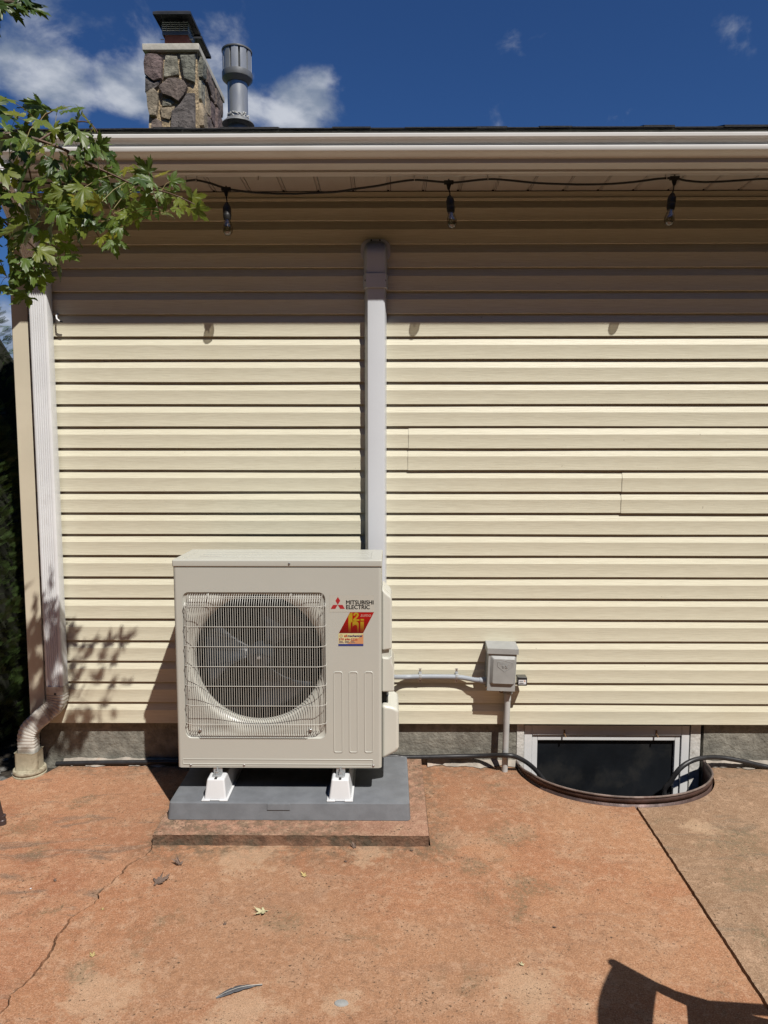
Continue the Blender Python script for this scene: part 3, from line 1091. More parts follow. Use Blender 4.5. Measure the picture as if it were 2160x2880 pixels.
front = lambda u, v, d: (u, CY0 - d, v)
F_ST = [
    ([(135, 690), (200, 680), (285, 685), (350, 735), (340, 990), (245, 1020), (200, 990), (128, 930), (118, 800)], 0, .05),
    ([(385, 690), (520, 700), (545, 930), (430, 955), (358, 965), (365, 800)], 1, .03),
    ([(560, 690), (745, 685), (740, 1030), (700, 1015), (610, 985), (580, 800)], 2, .04),
    ([(132, 945), (200, 1000), (250, 1030), (330, 1000), (300, 1060), (240, 1110), (130, 1140)], 5, .03),
    ([(300, 1085), (420, 985), (520, 978), (610, 1010), (655, 1085), (620, 1190), (550, 1275), (470, 1220), (340, 1175)], 3, .055),
    ([(150, 1150), (235, 1095), (300, 1160), (290, 1330), (270, 1440), (190, 1440), (165, 1330)], 4, .045),
    ([(340, 1245), (430, 1215), (490, 1270), (450, 1305), (340, 1310)], 1, .02),
    ([(310, 1330), (450, 1320), (505, 1310), (470, 1400), (430, 1480), (330, 1450)], 6, .02),
    ([(455, 1390), (560, 1300), (650, 1160), (740, 1155), (748, 1640), (450, 1640)], 5, .045),
    ([(215, 1500), (270, 1465), (330, 1500), (345, 1640), (200, 1640)], 3, .03),
]
for i, (pl, tone, t) in enumerate(F_ST):
    stone([CP(*p) for p in pl], front, t, tone, i * 1.7)
# stones of the right hand side face
side = lambda u, v, d: (chr_ + d, u, v)
random.seed(5)
ys_ = [CY0 + .03, CY0 + .24, CY0 + .47, CY0 + .70, CY0 + .90, CY1 - .01]
zs_ = [4.95, 5.20, 5.45, 5.70, 5.93]
for j in range(len(zs_) - 1):
    for i in range(len(ys_) - 1):
        def corner(ii, jj):
            return (ys_[ii] + .045 * mnoise.noise((ii * 3.1, jj * 5.3, 9)) * (0 < ii < 5), zs_[jj] + .10 * mnoise.noise((ii * 2.7, jj * 1.9, 4)) * (0 < jj < 4))
        c = [corner(i, j), corner(i + 1, j), corner(i + 1, j + 1), corner(i, j + 1)]
        mx_ = sum(p[0] for p in c) / 4
        mz_ = sum(p[1] for p in c) / 4
        pl = []
        for q in range(4):
            a, b_ = c[q], c[(q + 1) % 4]
            pl.append((mx_ + (a[0] - mx_) * .84, mz_ + (a[1] - mz_) * .84))
            m_ = ((a[0] + b_[0]) / 2, (a[1] + b_[1]) / 2)
            pl.append((mx_ + (m_[0] - mx_) * .92, mz_ + (m_[1] - mz_) * .92))
        stone(pl, side, random.uniform(.02, .05), random.choice((0, 1, 2, 3, 3, 4, 6, 6)), 20 + i * 3 + j)
MB().box(chl - .04, chr_ + .035, CY0 - .045, CY1 + .04, 5.935, 6.003).build('chimney_crown', M['crown'], chimney, bevel=.006)


def flue(cx_, cy_, hw, hd, zt_, lx0, lx1, ly0, ly1):
    z0 = 6.003
    f_ = MB()
    o_ = rrect(cx_ - hw, cx_ + hw, cy_ - hd, cy_ + hd, .03, 4)
    i_ = rrect(cx_ - hw + .02, cx_ + hw - .02, cy_ - hd + .02, cy_ + hd - .02, .02, 4)
    f_.loft([[(u, v, z0 - .02) for u, v in o_], [(u, v, z0 + .17) for u, v in o_], [(u, v, z0 + .17) for u, v in i_], [(u, v, z0 - .02) for u, v in i_]], caps=False)
    f_.build('flue_liner', M['flue'], chimney)
    b = MB()
    hw2, hd2 = hw + .012, hd + .012
    for (a0, a1, b0, b1) in ((cx_ - hw2, cx_ + hw2, cy_ - hd2, cy_ - hd2 + .004), (cx_ - hw2, cx_ + hw2, cy_ + hd2 - .004, cy_ + hd2), (cx_ - hw2, cx_ - hw2 + .004, cy_ - hd2 + .0041, cy_ + hd2 - .0041), (cx_ + hw2 - .004, cx_ + hw2, cy_ - hd2 + .0041, cy_ + hd2 - .0041)):
        b.box(a0, a1, b0, b1, z0 + .145, z0 + .185)
    b.build('cap_band', M['cap_grey'], chimney, smooth=False)
    # expanded mesh screen
    sc = MB()
    hs = zt_ - z0 - .18
    nw = 6
    for k in range(nw + 1):
        u = -hw2 + 2 * hw2 * k / nw
        for yy in (cy_ - hd2, cy_ + hd2):
            sc.tube([(cx_ + u, yy, z0 + .18), (cx_ + u, yy, z0 + .18 + hs)], .0042, 4)
    nd = 5
    for k in range(1, nd):
        u = -hd2 + 2 * hd2 * k / nd
        for xx in (cx_ - hw2, cx_ + hw2):
            sc.tube([(xx, cy_ + u, z0 + .18), (xx, cy_ + u, z0 + .18 + hs)], .0042, 4)
    for k in range(5):
        z = z0 + .19 + hs * k / 5
        sc.tube([(cx_ - hw2, cy_ - hd2, z), (cx_ + hw2, cy_ - hd2, z), (cx_ + hw2, cy_ + hd2, z), (cx_ - hw2, cy_ + hd2, z), (cx_ - hw2, cy_ - hd2, z)], .0038, 4)
    tag(sc.build('cap_screen', M['mesh_metal'], chimney), kind='stuff')
    t_ = MB()
    mx, my = (lx0 + lx1) / 2, (ly0 + ly1) / 2

    def rect(k, z):
        return [(mx + (a - mx) * k, my + (b_ - my) * k, z) for a, b_ in ((lx0, ly0), (lx1, ly0), (lx1, ly1), (lx0, ly1))]
    t_.loft([rect(.985, zt_ - .022), rect(1.0, zt_ - .022), rect(1.0, zt_ + .004), rect(.80, zt_ + .035), rect(.3, zt_ + .05)], caps=False)
    t_.add(rect(.3, zt_ + .05), [(0, 1, 2, 3)])
    t_.loft([rect(.985, zt_ - .022), rect(.985, zt_), rect(.79, zt_ + .030), rect(.3, zt_ + .045)], caps=False)
    t_.add(rect(.3, zt_ + .045), [(3, 2, 1, 0)])
    t_.build('chimney_cap', M['cap_black'], chimney, smooth=False)
    for sx_ in (-1, 1):
        MB().tube([(cx_ + sx_ * hw2, cy_ - hd2 + .05, z0 + .125), (cx_ + sx_ * (hw2 + .035), cy_ - hd2 + .05, z0 + .125)], .005, 6).build('cap_screw', M['screw'], chimney)


flue(-2.315, 4.43, .128, .10, 6.285, -2.50, -2.10, 4.150, 4.565)
flue(-2.315, 4.86, .128, .10, 6.285, -2.50, -2.10, 4.600, 5.02)

# round metal roof vent
VX, VY = -1.425, 3.2
vt = thing('roof_vent', (VX, VY, roof_z(VY)), 'galvanised metal roof vent pipe with a louvred round cap right of the chimney', 'vent pipe')
MB().lathe([(.093, 4.30), (.093, 5.10), (.095, 5.10), (.095, 5.115), (.093, 5.12), (.093, 5.17), (.0, 5.17)], (VX, VY, 0), 32).build('vent_pipe', M['galv'], vt, angle=30)
ck = MB()
random.seed(3)
for k in range(60):
    a = random.uniform(0, 2 * pi)
    a2 = a + random.uniform(-.25, .25)
    z = 4.775 + random.uniform(0, .045)
    ck.tube([(VX + .095 * cos(a), VY + .095 * sin(a), z), (VX + .099 * cos((a + a2) / 2), VY + .099 * sin((a + a2) / 2), z + .008), (VX + .095 * cos(a2), VY + .095 * sin(a2), z + random.uniform(-.01, .01))], .0045, 5)
ck.build('sealant', M['caulk'], vt)
MB().lathe([(.0935, 4.785), (.098, 4.785), (.145, 4.745), (.150, 4.735), (.146, 4.732), (.0935, 4.76)], (VX, VY, 0), 32).build('storm_collar', M['galv_dull'], vt)
MB().lathe([(.0935, 4.72), (.13, 4.45), (.22, 4.30), (.0935, 4.30)], (VX, VY, 0), 24).build('flashing_cone', M['galv_dull'], vt)
MB().lathe([(.100, 5.10), (.138, 5.135), (.140, 5.14), (.140, 5.19), (.135, 5.19), (.133, 5.145), (.098, 5.115)], (VX, VY, 0), 40).build('cap_ring', M['galv_dull'], vt)
MB().lathe([(.0, 5.375), (.139, 5.375), (.140, 5.378), (.140, 5.388), (.13, 5.392), (0, 5.396)], (VX, VY, 0), 40).build('vent_cap', M['galv_dull'], vt)
MB().lathe([(.07, 5.15), (.07, 5.374)], (VX, VY, 0), 24).build('inner_shield', M['cap_black'], vt)
nl = 10
for k in range(nl):
    a = 2 * pi * k / nl - .28
    da = 2 * pi / nl * .40
    p = []
    for s_, r in ((-1.25, .108), (-.95, .132), (0, .1345), (.95, .132), (1.25, .108)):
        p.append((VX + r * cos(a + da * s_), VY + r * sin(a + da * s_)))
    q = [(VX + (u - VX) * .985, VY + (v - VY) * .985) for u, v in p]
    mb = MB()
    ring = p + q[::-1]
    mb.loft([[(u, v, z) for u, v in ring] for z in (5.185, 5.374)])
    mb.build('louvre', M['galv'], vt, angle=30)

# ================================================================== concrete slab under the unit
sl = thing('concrete_slab', (-.43, -.4, 0), 'raised concrete slab with a crumbling dark edge under the air conditioner pad', 'concrete slab')
x0, x1, y0 = -1.042, .170, -.781
nx = 70
top = []
tb = MB()
fr_t, fr_b = [], []
for i in range(nx + 1):
    x = x0 + (x1 - x0) * i / nx
    fr_t.append((x, y0 + .004 * mnoise.noise((x * 25, 0, 1)) + .006 * max(0, mnoise.noise((x * 9, 3, 1))), .046 + .0015 * mnoise.noise((x * 30, 0, 2))))
    fr_b.append((x, y0 - .006 + .006 * mnoise.noise((x * 18, 0, 6)), -.005))
back = [(x, FY - .002, .046) for x, _, _ in fr_t]
tb.loft([[(a + (.028 * min(1, i / nx * 4) * 0), b_, c) for i, (a, b_, c) in enumerate(fr_t)], back], closed=False)
tb.build('slab_top', M['pad_top'], sl, recalc=False)
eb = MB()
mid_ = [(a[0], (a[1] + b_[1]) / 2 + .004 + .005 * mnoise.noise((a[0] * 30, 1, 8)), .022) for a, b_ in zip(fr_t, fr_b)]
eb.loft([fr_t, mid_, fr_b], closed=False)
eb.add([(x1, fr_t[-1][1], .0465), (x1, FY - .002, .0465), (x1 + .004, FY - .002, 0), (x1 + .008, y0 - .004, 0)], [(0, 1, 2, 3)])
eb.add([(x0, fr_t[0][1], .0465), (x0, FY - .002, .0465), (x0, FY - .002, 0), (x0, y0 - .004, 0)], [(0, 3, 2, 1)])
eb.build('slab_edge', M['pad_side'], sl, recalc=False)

# grey plastic pad
pd = thing('equipment_pad', (-.44, -.4, .046), 'grey plastic equipment pad lying on the concrete slab', 'equipment pad')
pb = MB()
b0 = rrect(-1.018, .094, -.657, -.137, .018, 4)
t0 = rrect(-1.013, .089, -.644, -.143, .016, 4)
t1 = rrect(-1.004, .080, -.634, -.153, .012, 4)
pb.loft([[(u, v, .048) for u, v in b0], [(u, v, .112) for u, v in t0], [(u * 1.0, v, .118) for u, v in [(a * .998, b_ * .998) for a, b_ in t0]], [(u, v, .1205) for u, v in t1]])
pb.build('pad_body', M['pad_grey'], pd, angle=50)
MB().hexa([(-.56, -.6525, .092), (-.456, -.6525, .092), (-.456, -.64, .092), (-.56, -.64, .092), (-.56, -.6470, .1185), (-.456, -.6470, .1185), (-.456, -.63, .1185), (-.56, -.63, .1185)]).build('pad_tab', M['pad_grey'], pd, bevel=.001)

# risers
for i, (xc, lb) in enumerate(((-.805, 'white plastic riser foot under the left end of the air conditioner'), (-.230, 'white plastic riser foot under the right end of the air conditioner'))):
    r_ = thing('riser_foot', (xc, -.4, .1205), lb, 'support foot', 'white riser feet under the air conditioner')
    z0, z1 = .1215, .216
    mb = MB()
    yf, yb = -.622, -.16
    mb.hexa([(xc - .052, yf, z0), (xc + .052, yf, z0), (xc + .052, yb, z0), (xc - .052, yb, z0), (xc - .040, yf + .018, z1), (xc + .040, yf + .018, z1), (xc + .040, yb, z1), (xc - .040, yb, z1)])
    mb.build('riser_body', M['riser'], r_, bevel=.009, seg=3)
    MB().box(xc - .060, xc - .022, yf - .010, yb, z0, z0 + .006).box(xc + .022, xc + .060, yf - .010, yb, z0, z0 + .006).box(xc - .022, xc + .022, yf - .003, yf + .02, z0, z0 + .005).build('riser_flange', M['riser'], r_, bevel=.0015)
    MB().box(xc - .006, xc + .006, yf + .019, yf + .10, z1 - .002, z1 + .0008).build('riser_slot', M['riser_slot'], r_, smooth=False)
    bo = thing('anchor_bolt', (xc, yf + .05, z1), 'zinc bolt and slotted plate on the %s riser foot' % ('left' if i == 0 else 'right'), 'bolt', 'zinc anchor bolts under the air conditioner')
    yb_ = yf + .055
    MB().prism(rrect(xc - .021, xc + .021, yb_ - .022, yb_ + .03, .012, 4), lambda u, v, d: (u, v, d), z1 + .001, z1 + .006).build('washer_plate', M['zinc'], bo)
    MB().box(xc - .021, xc + .021, yb_ + .012, yb_ + .016, z1 + .006, z1 + .034).build('bracket', M['zinc'], bo, bevel=.002)
    MB().lathe([(0, .006), (.012, .006), (.013, .009), (.012, .012), (.010, .012), (.010, .020), (0, .020)], (xc, yb_, z1), 6).build('nut', M['zinc'], bo, smooth=False)
    rod = MB()
    rod.lathe([(.0045, .0)] + [(.0045 - (.001 if k % 2 else 0), .003 * k) for k in range(1, 14)] + [(0, .040)], (xc, yb_, z1), 10)
    rod.build('threaded_rod', M['zinc'], bo, smooth=False)

# ================================================================== air conditioner
AX0, AX1, AYF, AYB, AZ0, AZ1 = -.990, -.039, -.560, -.245, .250, 1.231
ac = thing('air_conditioner', ((AX0 + AX1) / 2, (AYF + AYB) / 2, AZ0), 'ivory outdoor air conditioner unit with a large wire fan grille standing on riser feet', 'air conditioner')
# body shell: left, right, back, bottom, with rounded front corners
r = .014
sh = MB()
outl = []
for k in range(6):
    a = radians(180 + 90 * k / 5)
    outl.append((AX0 + r + r * cos(a), AYF + r + r * sin(a)))
outr = []
for k in range(6):
    a = radians(270 + 90 * k / 5)
    outr.append((AX1 - r + r * cos(a), AYF + r + r * sin(a)))
loopL = [(AX0 + .03, AYB), (AX0, AYB - .03)] + outl
loopR = outr + [(AX1, AYB - .05), (AX1 - .05, AYB)]
for lp in (loopL, loopR):
    sh.loft([[(u, v, AZ0 + .001) for u, v in lp], [(u, v, AZ1 - .036) for u, v in lp]], closed=False)
sh.box(AX0 + .02, AX1 - .02, AYB - .003, AYB, AZ0, AZ1 - .04)
sh.box(AX0 + .006, AX1 - .006, AYF + .006, AYB, AZ0 + .001, AZ0 + .012)
sh.build('casing', M['ac'], ac, recalc=False)
# front panel with the pressed recess and bell mouth
FXC, FZC, FR = -.612, .762, .297
RX0_, RX1_, RZ0_, RZ1_ = -.950, -.296, .391, 1.081
rr = .03
fp = MB()


def ray_rrect(cx_, cz_, a, x0, x1, z0, z1, r_):
    dx, dz = cos(a), sin(a)
    ts = []
    if dx > 1e-9:
        ts.append((x1 - cx_) / dx)
    if dx < -1e-9:
        ts.append((x0 - cx_) / dx)
    if dz > 1e-9:
        ts.append((z1 - cz_) / dz)
    if dz < -1e-9:
        ts.append((z0 - cz_) / dz)
    t = min(ts)
    x, z = cx_ + dx * t, cz_ + dz * t
    if r_ > 0:
        ccx = x0 + r_ if x < x0 + r_ else (x1 - r_ if x > x1 - r_ else None)
        ccz = z0 + r_ if z < z0 + r_ else (z1 - r_ if z > z1 - r_ else None)
        if ccx is not None and ccz is not None:
            # intersect with the corner arc
            bx, bz = cx_ - ccx, cz_ - ccz
            bq = bx * dx + bz * dz
            cq = bx * bx + bz * bz - r_ * r_
            disc = bq * bq - cq
            if disc > 0:
                t = -bq + sqrt(disc)
    return t


angs = set([2 * pi * k / 120 for k in range(120)])
fx0, fx1, fz0, fz1 = AX0 + r, AX1 - r, AZ0, AZ1 - .036
for cx_, cz_ in ((fx0, fz0), (fx1, fz0), (fx1, fz1), (fx0, fz1)):
    angs.add(atan2(cz_ - FZC, cx_ - FXC) % (2 * pi))
for cx_, cz_ in ((RX0_, RZ0_), (RX1_, RZ0_), (RX1_, RZ1_), (RX0_, RZ1_)):
    ac_ = atan2(cz_ - FZC, cx_ - FXC)
    for k in range(-4, 5):
        angs.add((ac_ + k * .012) % (2 * pi))
angs = sorted(angs)
R2 = .362
DR = .009


def bell(rad):
    if rad >= R2:
        return 0
    t = (R2 - rad) / (R2 - FR)
    return .048 * (1 - sqrt(max(0, 1 - t * t)))


rings = []
for frac in (-2, -1, 0, .03, .08, .16, .28, .42, .6, .8, 1.0):
    ring = []
    for a in angs:
        tr = ray_rrect(FXC, FZC, a, RX0_ + .006, RX1_ - .006, RZ0_ + .006, RZ1_ - .006, rr)
        if frac == -2:
            rad, dep = FR + .03, .056
        elif frac == -1:
            rad, dep = FR + .001, .055
        else:
            lim = min(tr, R2)
            rad = FR + (lim - FR) * frac
            dep = bell(rad)
        ring.append((FXC + rad * cos(a), AYF + DR + dep, FZC + rad * sin(a)))
    rings.append(ring)
for mrg, dep in ((.006, None), (.003, .0065), (.001, .0015), (0, 0)):
    ring = []
    for i, a in enumerate(angs):
        tr = ray_rrect(FXC, FZC, a, RX0_ + mrg, RX1_ - mrg, RZ0_ + mrg, RZ1_ - mrg, rr)
        d_ = DR + bell(tr) if dep is None else dep
        ring.append((FXC + tr * cos(a), AYF + d_, FZC + tr * sin(a)))
    rings.append(ring)
ring = []
for a in angs:
    t = ray_rrect(FXC, FZC, a, fx0, fx1, fz0, fz1, 0)
    ring.append((FXC + t * cos(a), AYF, FZC + t * sin(a)))
rings.append(ring)
fp.loft(rings, closed=True, caps=False)
fp.build('front_panel', M['ac'], ac, angle=40, recalc=True)


def ridge(mb, pts, w=.0022, h=.0022, closed=True):
    """raised pressed line along pts (x,z) on the front"""
    n_ = len(pts)
    rings_ = []
    for i in range(n_):
        a = Vector(pts[(i - 1) % n_])
        c = Vector(pts[(i + 1) % n_])
        d = (c - a).normalized()
        nn = Vector((-d.y, d.x))
        p = Vector(pts[i])
        rings_.append([(p.x + nn.x * s_ * w, AYF - hh, p.y + nn.y * s_ * w) for s_, hh in ((-1.6, -.0003), (-.7, h * .8), (0, h), (.7, h * .8), (1.6, -.0003))])
    rings_.append(rings_[0])
    mb.loft(rings_, closed=False)


pr_ = MB()
px_ = lambda x, y: at_y(460 + x / 2.37, 1520 + y / 2.37, AYF)
for xa, xb in ((1138, 1190), (1240, 1292), (1342, 1394)):
    a, b_ = px_(xa, 1412), px_(xb, 878)
    ridge(pr_, rrect(a.x, b_.x, a.z, b_.z, .008, 4))
a, b_ = px_(130, 1488), px_(1396, 1462)
ridge(pr_, rrect(a.x, b_.x, a.z, b_.z, .0045, 3), w=.0014)
a, b_ = px_(190, 1503), px_(1385, 1497)
ridge(pr_, rrect(a.x, b_.x, a.z, b_.z, .001, 2), w=.0012, h=.0015)
pr_.build('pressed_rib', M['ac'], ac, angle=60)
# top cover
tcv = MB()
e = .0025
tcv.box(AX0 - e, AX1 + e, AYF - e, AYB + .012, AZ1 - .034, AZ1)
cover_o = tcv.build('top_cover', M['ac'], ac, bevel=.007, seg=3)
tr_ = MB()
for a, b_, c, d in ((AX0 + .10, AX1 - .06, AYF + .075, AYF + .083), (AX0 + .10, AX1 - .06, AYF + .150, AYF + .158), (AX0 + .10, AX1 - .06, AYF + .225, AYF + .233), (AX1 - .05, AX1 - .042, AYF + .05, AYF + .25), (AX0 + .04, AX0 + .048, AYF + .05, AYF + .26)):
    tr_.box(a, b_, c, d, AZ1 - .001, AZ1 + .0025)
tr_.build('cover_rib', M['ac'], cover_o, bevel=.002)
MB().box(AX0 + .10, AX0 + .20, AYF + .085, AYF + .10, AZ1, AZ1 + .0006).build('cover_label', M['ink_grey'], cover_o, smooth=False)


def screw(x, z, parent, y=AYF, rad=.0055, nm='screw'):
    mb = MB()
    mb.lathe([(0, -.004), (rad * .7, -.0035), (rad, -.0015), (rad, .001), (0, .001)], (x, y, z), 12, 'y')
    mb.build(nm, M['screw'], parent)


p = px_(838, 162)
screw(p.x, AZ1 - .018, ac, AYF - e)
for q in ((181, 1498), (537, 1498), (1399, 1502)):
    p = px_(*q)
    screw(p.x, p.z, ac)
# fan, motor, coil behind
hs_ = MB()
hs_.lathe([(.345, .066), (.345, .172)], (FXC, AYF, FZC), 32, 'y')
hs_.f = hs_.f[:-2]
hs_.box(AX0 + .02, AX1 - .25, AYF + .171, AYF + .175, AZ0 + .03, AZ1 - .05)
hs_.build('coil', M['coil'], ac, smooth=False)
cf = MB()
xx = FXC - .28
while xx < FXC + .28:
    cf.box(xx, xx + .0012, AYF + .160, AYF + .170, FZC - .28, FZC + .28)
    xx += .008
tag(cf.build('coil_fin', M['recess'], ac, smooth=False), kind='stuff')
MB().box(FXC + .085, FXC + .105, AYF + .145, AYF + .158, AZ0 + .05, AZ1 - .06).build('motor_bracket', M['recess'], ac, smooth=False)
hub = thing_hub = MB().lathe([(0, -.012), (.012, -.012), (.03, -.004), (.055, .0), (.062, .012), (.062, .055), (0, .055)], (FXC, AYF + .062, FZC), 32, 'y').build('fan', M['fan_black'], ac)
MB().lathe([(0, -.022), (.007, -.022), (.007, -.006), (0, -.006)], (FXC, AYF + .062, FZC), 10, 'y').build('fan_nut', M['zinc'], hub)
for k in range(3):
    a0 = radians(62 + 120 * k)
    rows = []
    for i in range(9):
        s_ = i / 8
        rad = .055 + (.272 - .055) * s_
        lead_ = a0 + .12 + .42 * s_
        trail_ = a0 - .55 - .15 * s_ ** 2
        row = []
        for j in range(9):
            t = j / 8
            a = trail_ + (lead_ - trail_) * t
            y = AYF + .075 + .055 * (1 - t) * (1 - .35 * s_) + .01 * sin(t * pi)
            row.append((FXC + rad * cos(a), y, FZC + rad * sin(a)))
        rows.append(row)
    mb = MB().loft(rows, closed=False)
    o = mb.build('fan_blade', M['fan_black'], hub, recalc=False)
    sd_ = o.modifiers.new('thickness', 'SOLIDIFY')
    sd_.thickness = .004
# wire grille
gr = MB()
gv = MB()
yF = AYF - .034
wr = .00132
gxl, gxr = at_y(527, 1850, yF).x, at_y(905, 1850, yF).x
nv = 58
ztop = at_y(700, 1676, AYF - .01).z
zf = lambda py: at_y(720, py, yF).z
z_bend = zf(1706)
zlow, zlow2 = zf(2038), at_y(720, 2075, AYF - .012).z
xs_mid0, xs_mid1 = at_y(566, 2060, AYF).x, at_y(868, 2060, AYF).x
for k in range(nv + 1):
    t = k / nv
    x = gxl + (gxr - gxl) * t
    edge = min(t, 1 - t)
    yk = yF + max(0, (.035 - edge) / .035) ** 2 * .016
    bot = zlow2 if xs_mid0 < x < xs_mid1 else zlow - .012
    pts = [(x, AYF + .004, ztop + .006), (x, AYF - .008, ztop - .001), (x, yk + .006, z_bend + .012), (x, yk, z_bend - .004), (x, yk, zlow + .012), (x, yk + .004, zlow - .008)]
    if bot == zlow2:
        pts += [(x, AYF - .014, bot + .012), (x, AYF - .004, bot)]
    else:
        pts += [(x, AYF - .006, zlow - .022)]
    gv.tube(pts, wr, 5)
# outer wires that wrap around the sides
for sx_, xe in ((-1, gxl), (1, gxr)):
    for q, dy in ((.009, .012), (.016, .024)):
        x = xe + sx_ * q
        gv.tube([(x, AYF + .003, z_bend + .01), (x, yF + dy, z_bend - .006), (x, yF + dy, zlow + .01), (x, AYF + .002, zlow - .006)], wr, 5)
for i, py in enumerate((1706, 1763, 1819, 1875, 1930, 1985, 2037)):
    z = zf(py)
    pts = [(gxl - .018, AYF + .008, z + .004), (gxl - .016, yF + .016, z), (gxl + .008, yF + .002 - .002, z)]
    pts += [(gxl + .02, yF - .0034, z), (gxr - .02, yF - .0034, z), (gxr - .008, yF, z), (gxr + .016, yF + .016, z), (gxr + .018, AYF + .008, z + .004)]
    gr.tube(pts, wr * 1.15, 6)
gr.tube([(gxl, AYF - .009, ztop - .004), (gxr, AYF - .009, ztop - .004)], wr, 6)
gr.tube([(gxl + .004, AYF - .016, ztop - .010), (gxr - .004, AYF - .016, ztop - .010)], wr, 6)
gr.tube([(xs_mid0, AYF - .008, zlow2 + .006), (xs_mid1, AYF - .008, zlow2 + .006)], wr * 1.2, 6)
gr.tube([(xs_mid0, AYF - .014, zlow2 + .016), (xs_mid1, AYF - .014, zlow2 + .016)], wr, 6)
for px__ in (585, 818):
    p = at_y(px__, 1668, AYF)
    gr.tube([(p.x, AYF + .006, RZ1_ - .006), (p.x, AYF - .01, ztop)], .0022, 5)
grl = gr.build('fan_grille', M['grille'], ac)
tag(gv.build('grille_wire', M['grille'], grl), kind='stuff')
for px__ in (562, 873):
    p = at_y(px__, 2055, AYF)
    screw(p.x, p.z, grl, AYF + .004, .007, 'grille_screw')
# service covers on the right side
sc = MB()


def side_cover(name, prof, y0, y1, rad, m=M['ac_plastic']):
    """prof: (x,z) outline on the right of the casing, extruded along y"""
    mb = MB()
    mb.prism(prof, lambda u, v, d: (u, d, v), y0, y1)
    return mb.build(name, m, ac, bevel=rad, seg=4)


X = AX1 + .0005
zz_ = lambda py: at_y(1090, py, -.47).z
side_cover('upper_service_cover', [(X, zz_(1652)), (X + .020, zz_(1664)), (X + .044, zz_(1676)), (X + .047, zz_(1690)), (X + .047, zz_(1822)), (X, zz_(1826))], -.50, -.27, .010)
side_cover('cover_handle', [(X, zz_(1844)), (X + .030, zz_(1846)), (X + .047, zz_(1838)), (X + .047, zz_(1858)), (X + .058, zz_(1872)), (X + .058, zz_(1940)), (X, zz_(1941))], -.50, -.27, .008)
MB().box(X, X + .034, -.485, -.28, zz_(1850), zz_(1815)).build('handle_recess', M['ac_plastic'], ac, smooth=False)
side_cover('lower_service_cover', [(X, zz_(1977)), (X + .050, zz_(1982)), (X + .080, zz_(1990)), (X + .081, zz_(2096)), (X + .070, zz_(2108)), (X, zz_(2130))], -.50, -.26, .016)
MB().box(X - .002, X + .022, -.45, -.30, zz_(1985), zz_(1935)).build('valve_recess', M['riser_slot'], ac, smooth=False)
MB().hexa([(X + .015, -.36, zz_(1990)), (X + .034, -.36, zz_(1990)), (X + .034, -.33, zz_(1990)), (X + .015, -.33, zz_(1990)), (X + .008, -.36, zz_(1938)), (X + .026, -.36, zz_(1938)), (X + .026, -.33, zz_(1938)), (X + .008, -.33, zz_(1938))]).build('pipe_insulation', M['riser'], ac, bevel=.005)

# stickers
YS = AYF - .0006
SC = 1659 / 250.
st = lambda x, y, yy=YS: at_y(880 + x / SC, 1640 + y / SC, yy)
logo = thing('maker_sticker', (st(300, 540).x, YS, st(300, 540).z), 'flat brand lettering with three red diamonds above the red sticker', 'sticker')
mk = [(p.x, p.z) for p in (st(308, 540), st(1145, 540), st(1145, 222), st(308, 222))]
M['sticker_film'] = mat('thin pale film', (.515, .505, .445), .25, var=.01)
flat_poly(mk, YS, M['sticker_film'], 'sticker_film', logo)
for tri in (((465, 256), (510, 328), (465, 404), (422, 328)), ((462, 406), (418, 480), (332, 480), (376, 406)), ((466, 406), (555, 406), (596, 480), (510, 480))):
    pts = [st(*q) for q in tri]
    flat_poly([(p.x, p.z) for p in reversed(pts)], YS - .0005, M['ink_red'], 'diamond_mark', logo)
a, b_ = st(622, 396), st(1130, 322)
text_obj('MITSUBISHI', b_.x - a.x, b_.z - a.z, a.x, YS - .0005, a.z, M['ink'], logo, fat=.0008)
a, b_ = st(622, 484), st(1060, 410)
text_obj('ELECTRIC', b_.x - a.x, b_.z - a.z, a.x, YS - .0005, a.z, M['ink'], logo, fat=.0008)
hi = thing('red_sticker', (st(480, 930).x, YS, st(480, 930).z), 'slanted dark red sticker with gold hi 2 lettering', 'sticker')
pts = [st(*q) for q in ((485, 932), (938, 932), (1140, 545), (692, 545))]
# the fading inks are laid out in height above the sticker's own base
zb = st(480, 930).z
H_ = pts[2].z - zb
M['hi_red'] = hi_label_mat('red print', (.40, .006, .005), (.17, .002, .002), 0, H_)
M['hi_gold'] = hi_label_mat('gold print', (.42, .28, .015), (.20, .03, .006), H_ * .05, H_ * .62)
flat_poly([(p.x, p.z) for p in pts], YS, M['hi_red'], 'sticker_base', hi)


def gold(poly):
    q = [st(*p) for p in poly]
    flat_poly([(p.x, p.z) for p in q], YS - .0005, M['hi_gold'], 'letter_shape', hi)


gold([(662, 918), (662, 598), (690, 562), (738, 562), (738, 730), (738, 918)][:2] + [(662, 612), (692, 560), (738, 548), (738, 716), (708, 740), (708, 918)])
arch = [(738, 716), (800, 706), (840, 726), (856, 760), (858, 918), (826, 918), (824, 800), (810, 782), (780, 780), (752, 800), (740, 820)]
gold(arch[::1])
gold([(886, 918), (886, 718), (952, 718), (952, 880), (930, 918)])
gold([(890, 700), (890, 668), (952, 668), (952, 700)])
gold([(752, 604), (766, 560), (806, 544), (846, 560), (858, 596), (840, 634), (800, 672), (868, 674), (868, 704), (748, 704), (756, 668), (806, 622), (822, 596), (812, 576), (796, 576), (788, 608)])
a, b_ = st(888, 628), st(1085, 584)
text_obj('sumo', b_.x - a.x, b_.z - a.z, a.x, YS - .0005, a.z, M['sumo_ink'], hi, shear=.3)
am = thing('service_sticker', (st(476, 1172).x, YS, st(476, 1172).z), 'small cream and orange service sticker with a phone number below the red sticker', 'sticker')
zs0 = st(476, 1172).z
